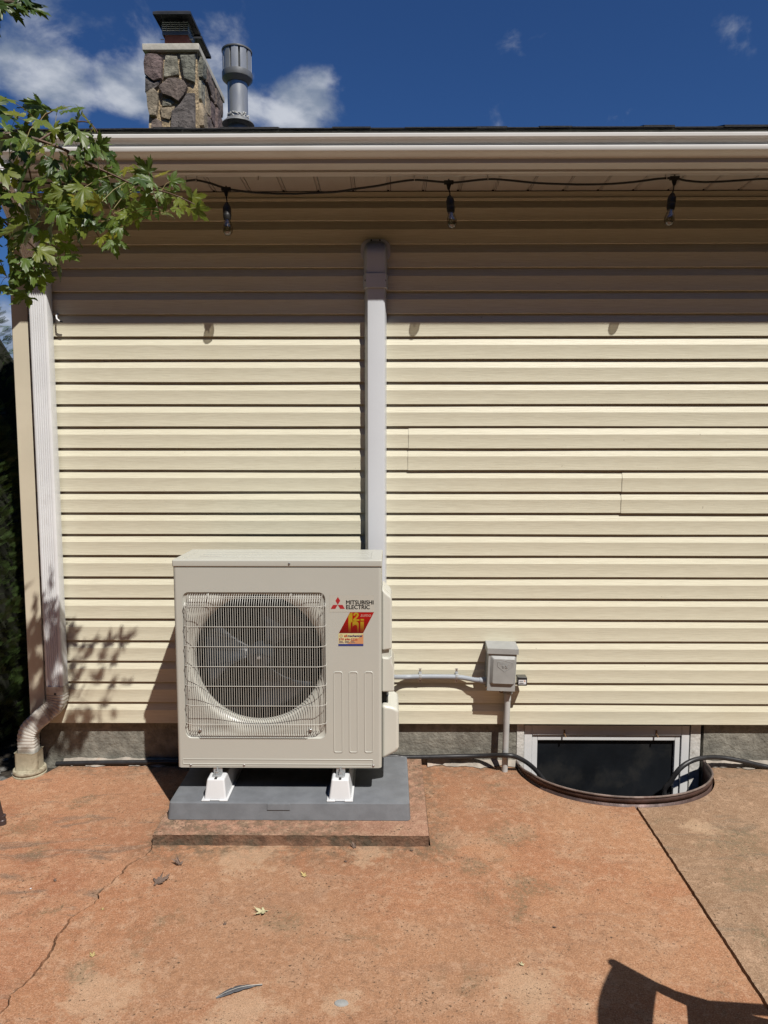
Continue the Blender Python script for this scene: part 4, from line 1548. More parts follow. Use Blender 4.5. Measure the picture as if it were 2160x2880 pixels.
M['sticker_yellow'] = hi_label_mat('cream sticker print', (.66, .60, .30), (.68, .56, .36), 0, .05)
pts = [st(*q) for q in ((476, 1172), (942, 1172), (942, 938), (476, 938))]
flat_poly([(p.x, p.z) for p in pts], YS, M['sticker_yellow'], 'sticker_base', am)
pts = [st(*q) for q in ((640, 1134), (942, 1134), (942, 950), (860, 1020), (760, 1060), (700, 1080))]
flat_poly([(p.x, p.z) for p in pts], YS - .0003, M['ink_orange'], 'colour_field', am)
pts = [st(*q) for q in ((476, 1172), (942, 1172), (942, 1134), (476, 1134))]
flat_poly([(p.x, p.z) for p in pts], YS - .0006, M['ink_blue'], 'blue_bar', am)
a, b_ = st(586, 1002), st(636, 962)
text_obj('all', b_.x - a.x, b_.z - a.z, a.x, YS - .0009, a.z, M['ink_crimson'], am, fat=.0005)
a, b_ = st(650, 1002), st(916, 962)
text_obj('mechanical', b_.x - a.x, b_.z - a.z, a.x, YS - .0009, a.z, M['ink_navy'], am, fat=.0005)
a, b_ = st(490, 1064), st(830, 1030)
text_obj('570 696-2222', b_.x - a.x, b_.z - a.z, a.x, YS - .0009, a.z, M['ink_crimson'], am, fat=.0005)
for k in range(8):
    a = 2 * pi * k / 8
    p = st(526 + 24 * cos(a), 984 + 24 * sin(a), YS)
    d = .0013
    flat_poly([(p.x - d, p.z - d), (p.x + d, p.z - d), (p.x + d, p.z + d), (p.x - d, p.z + d)], YS - .0009, M['ink_blue'] if k < 4 else M['ink_crimson'], 'gear_mark', am)
sk = MB()
for (x0, x1) in ((490, 580), (596, 694), (710, 790)):
    for yy in (1082, 1096, 1110):
        a, b_ = st(x0, yy + 3), st(x1 - (yy % 3) * 12, yy - 3)
        sk.add([(a.x, YS - .0008, a.z), (b_.x, YS - .0008, a.z), (b_.x, YS - .0008, b_.z), (a.x, YS - .0008, b_.z)], [(0, 1, 2, 3)])
sk.build('small_print', M['ink_grey'], am, smooth=False, recalc=False)

# ================================================================== line cover on the wall
DXC = -.0755
dc = thing('line_cover', (DXC, 0, .3), 'tall grey white plastic line cover running up the wall behind the unit', 'pipe cover')


def duct_sec(w, d, ch):
    h = w / 2
    return [(-h, -.013), (-h, -d * .45), (-h + ch, -d + .006), (-h + ch + .006, -d), (h - ch - .006, -d), (h - ch * .75, -d + .006), (h, -d * .45), (h, -.013)]


s1 = duct_sec(.112, .078, .012)
MB().loft([[(DXC + u, v, z) for u, v in s1] for z in (.30, 1.2, 2.2, 2.60)]).build('cover_channel', M['duct'], dc, angle=40)
s2 = duct_sec(.126, .085, .012)
zc_ = [at_y(1050, p, -.07).z for p in (810, 790)]
MB().loft([[(DXC + u, v, z) for u, v in s2] for z in (zc_[0], zc_[0] + .07)]).build('cover_coupling', M['duct'], dc, angle=40)
# hood: tapers back to the wall at the top
hb = MB()
rings = []
z_h0 = zc_[0] + .070
z_h1 = at_y(1050, 680, -.02).z
for i in range(13):
    t = i / 12
    z = z_h0 + (z_h1 - z_h0) * t
    if t < .55:
        d, w = .080, .121
    else:
        q = (t - .55) / .45
        d = .080 * (1 - q ** 2.2) + .024 * q ** 2.2
        w = .121 * (1 - q ** 3) + .096 * q ** 3
    rings.append([(DXC + u, v, z) for u, v in duct_sec(w, d, .014)])
hb.loft(rings).build('cover_hood', M['duct'], dc, angle=30)
fl = rrect(DXC - .076, DXC + .076, at_y(1050, 738, -.02).z, at_y(1050, 672, -.02).z, .045, 6)
MB().prism(fl, lambda u, v, d: (u, d, v), -.021, -.012).build('wall_flange', M['duct'], dc, bevel=.002)
for dx in (-.022, .022):
    MB().lathe([(0, -.002), (.004, -.002), (.004, .001), (0, .001)], (DXC + dx, -.022, at_y(1050, 676, -.02).z), 8, 'y').build('cover_screw', M['riser_slot'], dc)
for dx in (-.050, .050):
    MB().lathe([(0, -.002), (.005, -.002), (.005, .001), (0, .001)], (DXC + dx, -.079, at_y(1050, 790, -.07).z), 8, 'y').build('cover_screw', M['riser_slot'], dc)

# ================================================================== disconnect box, conduit, pipe
bx = thing('disconnect_box', (.585, -.06, .46), 'tilted grey metal disconnect box with a raised door stamped 95', 'electrical box')
tilt = Matrix.Translation((.585, 0, .58)) @ Matrix.Rotation(radians(2.0), 4, 'Y') @ Matrix.Translation((-.585, 0, -.58))
bxl, bxr, byf = .512, .660, -.112
mb = MB().box(bxl, bxr, byf, -.014, .462, .690).xform(tilt)
mb.build('box_body', M['box_grey'], bx, bevel=.002)
mb = MB()
mb.prism([(-.014, .705), (-.020, .706), (byf - .008, .692), (byf - .008, .664), (byf - .004, .664), (byf - .004, .686), (-.014, .700)], lambda u, v, d: (d, u, v), bxl - .006, bxr + .006)
mb.prism([(-.014, .705), (byf - .008, .692), (byf - .008, .664), (-.014, .664)], lambda u, v, d: (d, u, v), bxl - .0075, bxl - .006)
mb.prism([(-.014, .705), (byf - .008, .692), (byf - .008, .664), (-.014, .664)], lambda u, v, d: (d, u, v), bxr + .006, bxr + .0075)
mb.xform(tilt).build('box_hood', M['box_grey'], bx, smooth=False)
do = rrect(bxl + .012, bxr - .006, .500, .652, .006, 3)
di = rrect(bxl + .026, bxr - .012, .508, .638, .006, 3)
mb = MB().loft([[(u, byf - .0005, v) for u, v in do], [(u, byf - .014, v) for u, v in di]])
mb.xform(tilt).build('box_door', M['box_grey'], bx, angle=25)
t_ = text_obj('95', .030, .017, .583, byf - .0155, .590, M['box_grey'], bx, name='stamped_number', bold=.01)
off = Vector(ROOT[bx.name])
t_.data.transform(Matrix.Translation(off))
t_.data.transform(tilt)
t_.data.transform(Matrix.Translation(-off))
sd_ = t_.modifiers.new('relief', 'SOLIDIFY')
sd_.thickness = .0025
sd_.offset = -1
sh_ = MB()
P = [(.560, .622), (.598, .630), (.636, .622), (.636, .600), (.598, .572), (.560, .600), (.560, .622)]
sh_.tube([(u, byf - .0145, v) for u, v in P], .0012, 5)
for zz2, ww in ((.618, .028), (.612, .024)):
    sh_.tube([(.598 - ww, byf - .0145, zz2), (.598 + ww, byf - .0145, zz2)], .0010, 4)
sh_.xform(tilt).build('stamped_shield', M['box_grey'], bx)
mb = MB()
rings = []
for rr_, h in ((.013, 0), (.013, .004), (.006, .004), (.006, 0)):
    rings.append([(.587 + rr_ * cos(2 * pi * k / 16), byf + .012 + h, .458 + rr_ * .75 * sin(2 * pi * k / 16)) for k in range(16)])
rings.append(rings[0])
mb.loft(rings, caps=False).build('hasp_ring', M['rust'], bx)
MB().box(bxl - .004, bxl + .004, byf + .002, byf + .02, .474, .482).xform(tilt).build('rusted_notch', M['rust'], bx, smooth=False)
MB().lathe([(.0, 0), (.024, 0), (.024, -.022), (.026, -.024), (.026, -.032), (0, -.032)], (.628, -.055, .464), 20).build('pipe_hub', M['box_grey'], bx)

dv = thing('surge_protector', (.675, -.07, .50), 'small gloss black surge device with a white label on the right of the grey box', 'electrical device')
dx0, dz0 = at_y(1455, 1931, -.10).x, at_y(1455, 1929, -.10).z
dx1, dz1 = at_y(1483, 1903, -.10).x, at_y(1483, 1905, -.10).z
MB().box(dx0, dx1, -.102, -.05, dz0, dz1).build('device_body', M['black_plastic'], dv, bevel=.004, seg=3)
lx0, lx1, lz0, lz1 = dx0 + .006, dx1 - .006, dz0 + .009, dz1 - .013
flat_poly([(lx0, lz0), (lx1, lz0), (lx1, lz1), (lx0, lz1)], -.1026, M['label_white'], 'device_label', dv)
sk = MB()
for zf_, xa, xb in ((.72, .1, .6), (.55, .1, .55), (.25, .08, .75), (.15, .08, .6)):
    z = lz0 + (lz1 - lz0) * zf_
    a, b_ = lx0 + (lx1 - lx0) * xa, lx0 + (lx1 - lx0) * xb
    sk.add([(a, -.1030, z - .0009), (b_, -.1030, z - .0009), (b_, -.1030, z + .0009), (a, -.1030, z + .0009)], [(0, 1, 2, 3)])
sk.build('small_print', M['ink'], dv, smooth=False, recalc=False)
flat_poly([(lx1 - .012, lz1 - .009), (lx1 - .004, lz1 - .009), (lx1 - .004, lz1 - .004), (lx1 - .012, lz1 - .004)], -.1030, M['ink_orange'], 'warning_mark', dv)

pp = thing('conduit_pipe', (.62, -.055, 0), 'straight grey conduit pipe from the disconnect box down to the patio', 'conduit')
MB().tube([(.628, -.055, .432), (.622, -.055, .2), (.618, -.055, 0)], .0165, 20).build('pipe', M['pvc'], pp)
MB().tube([(.628, -.055, .430), (.627, -.055, .395)], .0185, 20).build('pipe_coupling', M['pvc'], pp)

fc = thing('flexible_conduit', (.25, -.05, .5), 'ribbed blue grey flexible conduit from the air conditioner to the box', 'conduit')
cpx = [(1060, 1902, -.20), (1108, 1904, -.10), (1140, 1904, -.045), (1182, 1903, -.038), (1235, 1903, -.036), (1285, 1904, -.038), (1315, 1908, -.046), (1335, 1912, -.056), (1352, 1913, -.062)]
cpts = [at_y(*q) for q in cpx]
# smooth path
dense = []
for i in range(len(cpts) - 1):
    p0, p1, p2, p3 = cpts[max(0, i - 1)], cpts[i], cpts[i + 1], cpts[min(len(cpts) - 1, i + 2)]
    for k in range(14):
        t = k / 14
        dense.append(.5 * ((2 * p1) + (p2 - p0) * t + (2 * p0 - 5 * p1 + 4 * p2 - p3) * t * t + (3 * p1 - 3 * p2 + p3 - p0) * t ** 3))
dense.append(cpts[-1])
MB().tube(dense, [.0125 + (.0007 if k % 2 else -.0003) for k in range(len(dense))], 14).build('conduit_sleeve', M['conduit'], fc, angle=80)
e_ = cpts[-1]
MB().tube([e_ + Vector((-.006, 0, 0)), e_ + Vector((.012, 0, -.001)), e_ + Vector((.030, 0, -.002))], [.015, .019, .0195], 12).build('conduit_connector', M['conduit'], fc)
for px__ in (1182, 1285):
    p = at_y(px__, 1903, -.038)
    s_ = thing('pipe_strap', (p.x, -.02, p.z), 'zinc pipe strap holding the flexible conduit, %s of the two' % ('left one' if px__ < 1200 else 'right one nearer the grey box'), 'pipe strap', 'straps on the flexible conduit')
    mb = MB()
    pth = [(p.x, -.014, p.z + .038), (p.x, -.014, p.z + .018)] + [(p.x, -.036 - .0145 * sin(a), p.z + .0145 * cos(a)) for a in [radians(q) for q in (15, 45, 90, 135, 165)]] + [(p.x, -.014, p.z - .018), (p.x, -.014, p.z - .040)]
    for i in range(len(pth) - 1):
        pass
    rings = [[(q[0] - .0075, q[1], q[2]), (q[0] + .0075, q[1], q[2]), (q[0] + .0075, q[1] - .0016, q[2]), (q[0] - .0075, q[1] - .0016, q[2])] for q in pth]
    mb.loft(rings).build('strap_band', M['zinc'], s_, smooth=False)
    for dz in (.030, -.031):
        MB().lathe([(0, -.003), (.003, -.003), (.0042, 0), (0, 0)], (p.x, -.0162, p.z + dz), 8, 'y').build('strap_screw', M['rust'], s_)

# ================================================================== hose, window well
hz = at_y(1000, 2136, -.02)
hs1 = [(-1.83, -.01, .010), (-1.6, -.012, .018), (-1.2, -.010, .022), (-.9, -.010, .020), (-.3, -.008, .045), (.0, -.008, .058)]
hp = [(1140, 2130, .0), (1250, 2128, -.006), (1350, 2126, -.012), (1420, 2124, -.088), (1455, 2130, -.085), (1495, 2155, -.06), (1530, 2195, -.045)]
hs1 += [tuple(at_y(*q)) for q in hp]
hs1 += [(.93, -.06, -.20), (1.05, -.10, -.32), (1.3, -.12, -.36), (1.48, -.11, -.26)]
hp2 = [(1868, 2228, -.10), (1885, 2200, -.11), (1912, 2162, -.11), (1945, 2140, -.09), (1985, 2131, -.06), (2030, 2131, -.03), (2090, 2141, -.025), (2160, 2157, -.02), (2300, 2178, -.02)]
hs1 += [tuple(at_y(*q)) for q in hp2] + [(3.6, -.02, .013)]
cp_ = [Vector(q) for q in hs1]
dense = []
for i in range(len(cp_) - 1):
    p0, p1, p2, p3 = cp_[max(0, i - 1)], cp_[i], cp_[i + 1], cp_[min(len(cp_) - 1, i + 2)]
    for k in range(8):
        t = k / 8
        dense.append(.5 * ((2 * p1) + (p2 - p0) * t + (2 * p0 - 5 * p1 + 4 * p2 - p3) * t * t + (3 * p1 - 3 * p2 + p3 - p0) * t ** 3))
dense.append(cp_[-1])
ho = MB().tube(dense, .0125, 12).build('black_hose', M['hose'])
single(ho, (0, -.01, 0), 'thick black hose along the foot of the wall dipping through the window well', 'hose')

ww = thing('window_well', (1.206, -.2, 0), 'rusty curved steel window well sunk in the patio below the basement window', 'window well')
wm = MB()
rings = []
zl = [-.55, -.45, -.35, -.25, -.15, -.05, .010]
for j, z in enumerate(zl):
    ring = []
    for i, (x, y) in enumerate(well_rim):
        q = .006 * (1 if j % 2 else -1) if j < 6 else 0
        ring.append((1.206 + (x - 1.206) * (1 + q), y * (1 + q), z))
    rings.append(ring)
wm.loft(rings, closed=False)
rise = lambda i: .010 + .030 * min(1, (32 - i) / 8 + .35) * min(1, i / 5 + .2)
wm.loft([rings[-1], [(x, y, .004 + rise(i)) for i, (x, y) in enumerate(well_rim)]], closed=False)
wmo = wm.build('well_wall', M['well'], ww)
so_ = wmo.modifiers.new('thickness', 'SOLIDIFY')
so_.thickness = .003
MB().tube([(x, y, .006 + rise(i)) for i, (x, y) in enumerate(well_rim)], .0052, 10).build('well_rim', M['well_rim'], ww)
mb = MB()
mb.add([(x, y, -.50) for x, y in well_rim], [tuple(range(len(well_rim)))])
mb.build('well_floor', M['soil'], ww, smooth=False)

# ================================================================== string lights under the eave
sl_ = thing('string_lights', (0, -.27, 2.95), 'black string light cord with clear pear bulbs hung along the soffit edge', 'string lights')
YC = -.275
cord_px = [(-120, 500), (100, 512), (300, 530), (390, 536), (440, 530), (500, 513), (540, 507), (555, 507), (590, 515), (620, 525), (650, 533), (700, 540), (760, 544), (820, 545), (880, 543), (950, 539), (1000, 531), (1060, 523), (1110, 513), (1165, 506), (1210, 509), (1245, 512), (1280, 513), (1320, 509), (1372, 504), (1420, 506), (1500, 514), (1560, 517), (1640, 519), (1720, 517), (1790, 511), (1850, 503), (1895, 501), (1930, 508), (1980, 512), (2040, 510), (2100, 506), (2160, 503), (2300, 506), (2500, 510)]
cp_ = [at_y(a, b_, YC) for a, b_ in cord_px]
for p in cp_:
    p.z = min(p.z, 3.018)
dense = []
for i in range(len(cp_) - 1):
    p0, p1, p2, p3 = cp_[max(0, i - 1)], cp_[i], cp_[i + 1], cp_[min(len(cp_) - 1, i + 2)]
    for k in range(5):
        t = k / 5
        dense.append(.5 * ((2 * p1) + (p2 - p0) * t + (2 * p0 - 5 * p1 + 4 * p2 - p3) * t * t + (3 * p1 - 3 * p2 + p3 - p0) * t ** 3))
MB().tube(dense, .0052, 8).build('cord', M['cord'], sl_)
bulbs = [((636, 531), (641, 663), 'left'), ((1262, 512), (1272, 643), 'middle'), ((1897, 500), (1880, 636), 'right')]
for (ax, ay), (bx_, by_), nm in bulbs:
    p = at_y(ax, ay, YC)
    q = at_y(bx_, by_, YC)
    mb = MB()
    mb.box(p.x - .022, p.x + .022, YC - .007, YC + .007, p.z - .010, p.z + .006)
    mb.loft([[(p.x - .012, YC - .006, p.z - .008), (p.x + .012, YC - .006, p.z - .008), (p.x + .012, YC + .006, p.z - .008), (p.x - .012, YC + .006, p.z - .008)], [(p.x - .005, YC - .004, p.z - .034), (p.x + .005, YC - .004, p.z - .034), (p.x + .005, YC + .004, p.z - .034), (p.x - .005, YC + .004, p.z - .034)]])
    mb.tube([(p.x - .005, YC, p.z + .004), (p.x, YC, p.z + .013), (p.x + .005, YC, p.z + .004)], .003, 6)
    mb.build('cord_tee', M['cord'], sl_)
    ax_ = (p - q).normalized()
    Q = Vector((0, 0, 1)).rotation_difference(ax_).to_matrix().to_4x4()
    T4 = Matrix.Translation(q) @ Q
    L = (p - q).length
    MB().tube([p + Vector((0, 0, -.028)), q.lerp(p, .75) + Vector((.0015, 0, 0)), q + ax_ * .150], .0032, 7).build('drop_wire', M['cord'], sl_)
    hold = MB().lathe([(.0, .152), (.006, .152), (.012, .144), (.0185, .130), (.0195, .122), (.0195, .105), (.0185, .104), (.0195, .102), (.0185, .100), (.0195, .098), (.0190, .085), (.0165, .074), (0, .074)], (0, 0, 0), 20).xform(T4).build('lamp_holder', M['socket'], sl_, angle=40)
    MB().lathe([(.013, .086), (.013, .074), (.0145, .068), (.020, .052), (.0238, .036), (.0238, .026), (.021, .014), (.013, .004), (.004, .0003), (0, 0)], (0, 0, 0), 24).xform(T4).build('bulb', M['bulb'], hold, angle=80)
    MB().tube([(0, 0, .074), (0, 0, .045)], .003, 6).tube([(0, 0, .045), (.006, 0, .035), (.003, .004, .030), (-.003, .004, .030), (-.006, 0, .035), (0, 0, .045)], .0006, 4).xform(T4).build('filament', M['filament'], hold)
for i, (px__, py__) in enumerate(((523, 507), (553, 507), (726, 500), (1165, 503), (1372, 497), (1873, 500))):
    p = at_y(px__, py__, YC + .0)
    c_ = thing('cord_clip', (p.x, YC, 3.03), 'clear plastic hook under the soffit, number of hooks differ by spot', 'hook', 'clear hooks holding the light cord')
    lab = ['clear plastic hook on the soffit, left one of the close pair near the leaf tips', 'clear plastic hook on the soffit, right one of the close pair before the first bulb', 'empty clear plastic hook on the soffit between the first bulb and the line cover', 'clear plastic hook holding the cord just left of the middle bulb', 'clear plastic hook holding the cord just right of the middle bulb', 'clear plastic hook holding the cord at the right hand bulb'][i]
    c_['label'] = lab
    pz = p.z
    MB().tube([(p.x, YC + .004, 3.0325), (p.x, YC + .004, pz - .002), (p.x, YC + .002, pz - .012), (p.x, YC - .009, pz - .012), (p.x, YC - .011, pz - .002)], .0022, 6).build('hook', M['clip'], c_)
    MB().lathe([(0, 3.0325), (.009, 3.0325), (.008, 3.028), (0, 3.027)], (p.x, YC + .004, 0), 12).build('hook_base', M['clip'], c_)

# hook on the wall
p = at_y(165, 897, -.02)
hk = thing('wall_hook', (p.x, -.012, p.z), 'white bent hook with a black tip on the siding beside the downspout', 'hook')
q = [at_y(162, 884, -.02), at_y(158, 888, -.045), at_y(160, 897, -.055), at_y(168, 904, -.052)]
MB().tube([q[0] + Vector((0, .008, 0)), q[0], q[1], q[2], q[3]], .0042, 8).build('hook_rod', M['riser'], hk)
MB().tube([q[3], at_y(176, 905, -.052)], .0046, 8).build('hook_tip', M['black_plastic'], hk)

# ================================================================== hedge left of the house
def spray_mesh():
    """one flat fan of scaly twigs, about 9 cm"""
    v, f = [], []

    def blade(x0, y0, a, L, w):
        dx, dy = cos(a), sin(a)
        o = len(v)
        v.extend([(x0 - dy * w, y0 + dx * w, 0), (x0 + dy * w, y0 - dx * w, 0), (x0 + dx * L, y0 + dy * L, 0.003)])
        f.append((o, o + 1, o + 2))
    blade(0, 0, pi / 2, .085, .0022)
    for k in range(6):
        y = .012 + .012 * k
        L = .045 - .0045 * k
        for s_ in (-1, 1):
            a = pi / 2 - s_ * .75
            blade(0, y, a, L, .0022)
            blade(cos(a) * L * .45, y + sin(a) * L * .45, a + s_ * .5, L * .5, .0018)
    return v, f


sv, sf = spray_mesh()
svv = [Vector(q) for q in sv]


def arborvitae(x, y, h, rad, n, label, seed):
    random.seed(seed)
    t = thing('arborvitae', (x, y, -.02), label, 'tree', 'arborvitae trees left of the house')
    MB().tube([(x, y, -.03), (x + .02, y, h * .5), (x, y, h * .92)], [.05, .035, .008], 8).build('trunk', M['bark'], t)
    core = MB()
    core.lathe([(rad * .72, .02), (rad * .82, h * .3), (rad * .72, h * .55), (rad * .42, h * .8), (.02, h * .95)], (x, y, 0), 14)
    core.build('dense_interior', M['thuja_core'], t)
    V, Fc = [], []
    for i in range(n):
        z = h * (random.random() ** 1.1) * .98 + .03
        zr = z / h
        rmax = rad * (1.0 if zr < .35 else max(.05, 1 - ((zr - .35) / .68) ** 1.7)) * (.9 + .15 * mnoise.noise((z * 3, seed, 0)))
        a = random.uniform(0, 2 * pi)
        bulge = 1 + .20 * mnoise.noise((cos(a) * 2.2, sin(a) * 2.2, z * 3.2 + seed)) + .10 * mnoise.noise((cos(a) * 6, sin(a) * 6, z * 9 + seed))
        rr_ = rmax * bulge * (.78 + .24 * random.random())
        pos = Vector((x + rr_ * cos(a), y + rr_ * sin(a), z))
        out = Vector((cos(a), sin(a), random.uniform(.1, 1.0))).normalized()
        rot = out.to_track_quat('Y', 'Z').to_matrix() @ Matrix.Rotation(random.uniform(-1.4, 1.4), 3, 'Y')
        k = random.uniform(.6, 1.1)
        o = len(V)
        V += [pos + rot @ (q * k) for q in svv]
        Fc += [tuple(j + o for j in ff) for ff in sf]
    mb = MB()
    mb.v = [tuple(q) for q in V]
    mb.f = Fc
    tag(mb.build('foliage', M['thuja'], t, smooth=False, recalc=False), kind='stuff')
    return t


arborvitae(-2.62, .42, 2.55, .50, 7500, 'dark green arborvitae tree tight against the left house corner', 1)
arborvitae(-3.0, 1.5, 2.9, .60, 1500, 'taller arborvitae tree standing behind the one at the house corner', 2)

# unseen leafy belt on three sides, added to cut sky light in the shade
random.seed(77)
wb = MB()
path = [(-9.5, 3.0), (-9.8, -3), (-9.0, -8.0), (-5, -10), (0, -10.3), (5, -10), (9.5, -8.0), (10.2, -3), (9.8, 3.0)]
pth2 = []
for i in range(len(path) - 1):
    for k in range(12):
        t = k / 12
        pth2.append((path[i][0] + (path[i + 1][0] - path[i][0]) * t, path[i][1] + (path[i + 1][1] - path[i][1]) * t))
rows = []
for j in range(15):
    row = []
    for i, (x, y) in enumerate(pth2):
        n_ = Vector((-x, -1.5 - y, 0)).normalized()
        top = 10.0 + 1.6 * mnoise.noise((i * .35, 2.2, 0))
        z = top * j / 14 - .05
        d_ = .9 * mnoise.noise((x * .8, y * .8, z * .8)) + .35 * mnoise.noise((x * 3, y * 3, z * 3)) - .9 * (j / 14) ** 3
        row.append((x + n_.x * d_, y + n_.y * d_, z))
    rows.append(row)
wb.loft(rows, closed=False)
bs = wb.v[:]
for i in range(9000):
    q = Vector(random.choice(bs))
    q += Vector((random.uniform(-.25, .25), random.uniform(-.25, .25), random.uniform(-.25, .3)))
    a = random.uniform(.10, .22)
    e1_ = Vector((random.uniform(-1, 1), random.uniform(-1, 1), random.uniform(-1, 1))).normalized() * a
    e2_ = Vector((random.uniform(-1, 1), random.uniform(-1, 1), random.uniform(-1, 1))).normalized() * a
    wb.add([q, q + e1_, q + e2_], [(0, 1, 2)])
tag(wb.build('sky_blocker_belt', M['sky_blocker_green'], smooth=False, recalc=False), 'unseen dark leafy belt added opposite the house to block sky light', 'trees', None, 'stuff')

# pebbles by the drain
random.seed(9)
for i in range(46):
    x, y = random.uniform(-2.55, -2.02), random.uniform(-.16, .12)
    rx = random.uniform(.014, .032)
    mb = MB()
    rings = []
    for j in range(5):
        ph = pi * (j + .5) / 5 if 0 < j < 4 else pi * (.08 if j == 0 else .92)
        rings.append([(x + rx * sin(ph) * cos(2 * pi * k / 9) * (1 + .15 * mnoise.noise((i, k, 0))), y + rx * .8 * sin(ph) * sin(2 * pi * k / 9), -.030 + rx * .42 + rx * .5 * cos(ph)) for k in range(9)])
    o = mb.loft(rings).build('pebble', M['pebble'], angle=60)
    single(o, (x, y, -.02), 'grey pebble on the dark soil left of the drain adapter', 'pebble', 'pebbles beside the drain')

# ================================================================== maple leaves
def leaf_outline():
    """silver maple: five deep toothed lobes, (angle, radius); stalk at angle -90"""
    P_ = []
    lobes = [(90, 1.0, 33), (36, .88, 31), (144, .88, 31), (-18, .56, 26), (198, .56, 26)]
    order = sorted(lobes, key=lambda q: q[0])
    out = [(-78, .12)]
    for i, (c, L, w) in enumerate(order):
        out += [(c - w * .74, L * .46), (c - w * .60, L * .66), (c - w * .40, L * .63), (c - w * .33, L * .83), (c - w * .15, L * .80),
                (c, L), (c + w * .15, L * .80), (c + w * .33, L * .83), (c + w * .40, L * .63), (c + w * .60, L * .66), (c + w * .74, L * .46)]
        if i < 4:
            out.append(((c + order[i + 1][0]) / 2, .34 if i in (1, 2) else .30))
    out.append((258, .12))
    return out


def leaf_mesh(name, m, seed, stalk=True):
    random.seed(seed)
    ol = leaf_outline()
    v = [(0, 0, 0)]
    f = []
    n_ = len(ol)
    droop = random.uniform(.15, .5)
    fold = random.uniform(.03, .28)
    wav = random.uniform(.02, .07)
    ph = random.uniform(0, 6)
    for fr in (.55, 1.0):
        for a, r_ in ol:
            ar = radians(a + random.uniform(-1.5, 1.5))
            rad = r_ * fr * (1 + random.uniform(-.05, .05))
            x, y = rad * cos(ar), rad * sin(ar)
            z = -droop * (x * x + y * y) * .6 + fold * abs(x) * .5 + wav * sin(ph + 9 * x + 7 * y) * fr
            v.append((x, y, z))
    for i in range(n_ - 1):
        f.append((0, 1 + i, 2 + i))
        f.append((1 + i, 1 + n_ + i, 2 + n_ + i, 2 + i))
    me = bpy.data.meshes.new(name)
    me.from_pydata(v, [], f)
    me.polygons.foreach_set('use_smooth', [True] * len(me.polygons))
    me.materials.append(m)
    return me


variants = []
for k in range(10):
    m_ = M['leaf'] if k < 6 else (M['leaf_yellow'] if k < 8 else M['leaf_dark'])
    variants.append(leaf_mesh('leaf', m_, 100 + k))

YL = -1.15     # the branch hangs about this far in front of the wall
maple = thing('maple_tree', (-3.6, -1.3, 0), 'silver maple tree reaching in from the left with a drooping leafy branch', 'tree')
moff = Vector(ROOT[maple.name])
MB().tube([(-3.6, -1.3, -.05), (-3.62, -1.3, .8), (-3.58, -1.28, 1.8), (-3.45, -1.25, 2.8), (-3.3, -1.2, 3.8), (-3.1, -1.2, 4.8)], [.13, .11, .10, .085, .06, .03], 12).build('trunk', M['bark'], maple)


def B(px, py, y=YL):
    return at_y(px, py, y - .12)


twigs = []


def twig(pts, r0, r1, limb=False):
    p_ = [Vector(q) for q in pts]
    d_ = []
    for i in range(len(p_) - 1):
        a0, a1, a2, a3 = p_[max(0, i - 1)], p_[i], p_[i + 1], p_[min(len(p_) - 1, i + 2)]
        for k in range(5):
            t = k / 5
            d_.append(.5 * ((2 * a1) + (a2 - a0) * t + (2 * a0 - 5 * a1 + 4 * a2 - a3) * t * t + (3 * a1 - 3 * a2 + a3 - a0) * t ** 3))
    d_.append(p_[-1])
    rs_ = [r0 + (r1 - r0) * i / (len(d_) - 1) for i in range(len(d_))]
    MB().tube(d_, rs_, 6).build('branch' if limb else 'twig', M['bark'] if limb else M['twig'], maple)
    twigs.extend(d_)


twig([(-3.5, -1.25, 2.5), (-2.7, -1.2, 2.86), B(-160, 400, -1.15), B(0, 380), B(110, 395)], .03, .007, True)
twig([B(110, 395), B(190, 425), B(243, 460, -1.17), B(304, 486, -1.18), B(370, 516, -1.2), B(430, 532, -1.22), B(490, 548, -1.25), B(548, 575, -1.25)], .0055, .0014)
twig([B(60, 388), B(120, 330, -1.2), B(170, 300, -1.22)], .004, .0012)
twig([B(110, 395), B(190, 350, -1.1), B(250, 345, -1.12), B(285, 390, -1.13)], .004, .0012)
twig([B(190, 425), B(210, 520, -1.05), B(240, 600, -1.03), B(268, 650, -1.02), B(300, 700, -1.0)], .004, .0010)
twig([B(304, 486, -1.18), B(300, 560, -1.1), B(330, 620, -1.08)], .003, .001)
twig([B(430, 532, -1.22), B(440, 570, -1.22), B(450, 600, -1.2)], .002, .001)
twig([B(-120, 560, -1.1), B(-20, 600, -1.1), B(40, 650, -1.08), B(100, 700, -1.05), B(160, 760, -1.02)], .006, .001)
twig([B(-100, 640, -1.05), B(-20, 700, -1.02), B(20, 780, -1.0)], .004, .001)
twig([B(60, 388), B(80, 470, -1.08), B(100, 560, -1.05), B(110, 620, -1.05)], .004, .001)
twig([B(-60, 470), B(0, 500, -1.1), B(40, 560, -1.08)], .004, .001)
# top left corner branch
twig([(-3.25, -1.2, 3.9), (-2.6, -1.35, 3.6), B(-120, -10, -1.3), B(-20, 0, -1.3), B(60, 8, -1.3)], .015, .002, True)

region = [(-140, 300), (0, 262), (60, 280), (150, 285), (215, 320), (262, 350), (280, 400), (310, 440), (345, 465), (400, 475), (500, 495), (548, 545), (562, 590), (535, 598), (500, 585), (452, 610), (430, 575), (385, 600), (350, 640), (325, 690), (280, 690), (262, 640), (215, 620),
          (190, 660), (190, 745), (150, 770), (110, 790), (90, 840), (40, 842), (0, 810), (-140, 800)]


def inside(x, y, poly):
    c = False
    j = len(poly) - 1
    for i in range(len(poly)):
        xi, yi = poly[i]
        xj, yj = poly[j]
        if (yi > y) != (yj > y) and x < (xj - xi) * (y - yi) / (yj - yi) + xi:
            c = not c
        j = i
    return c


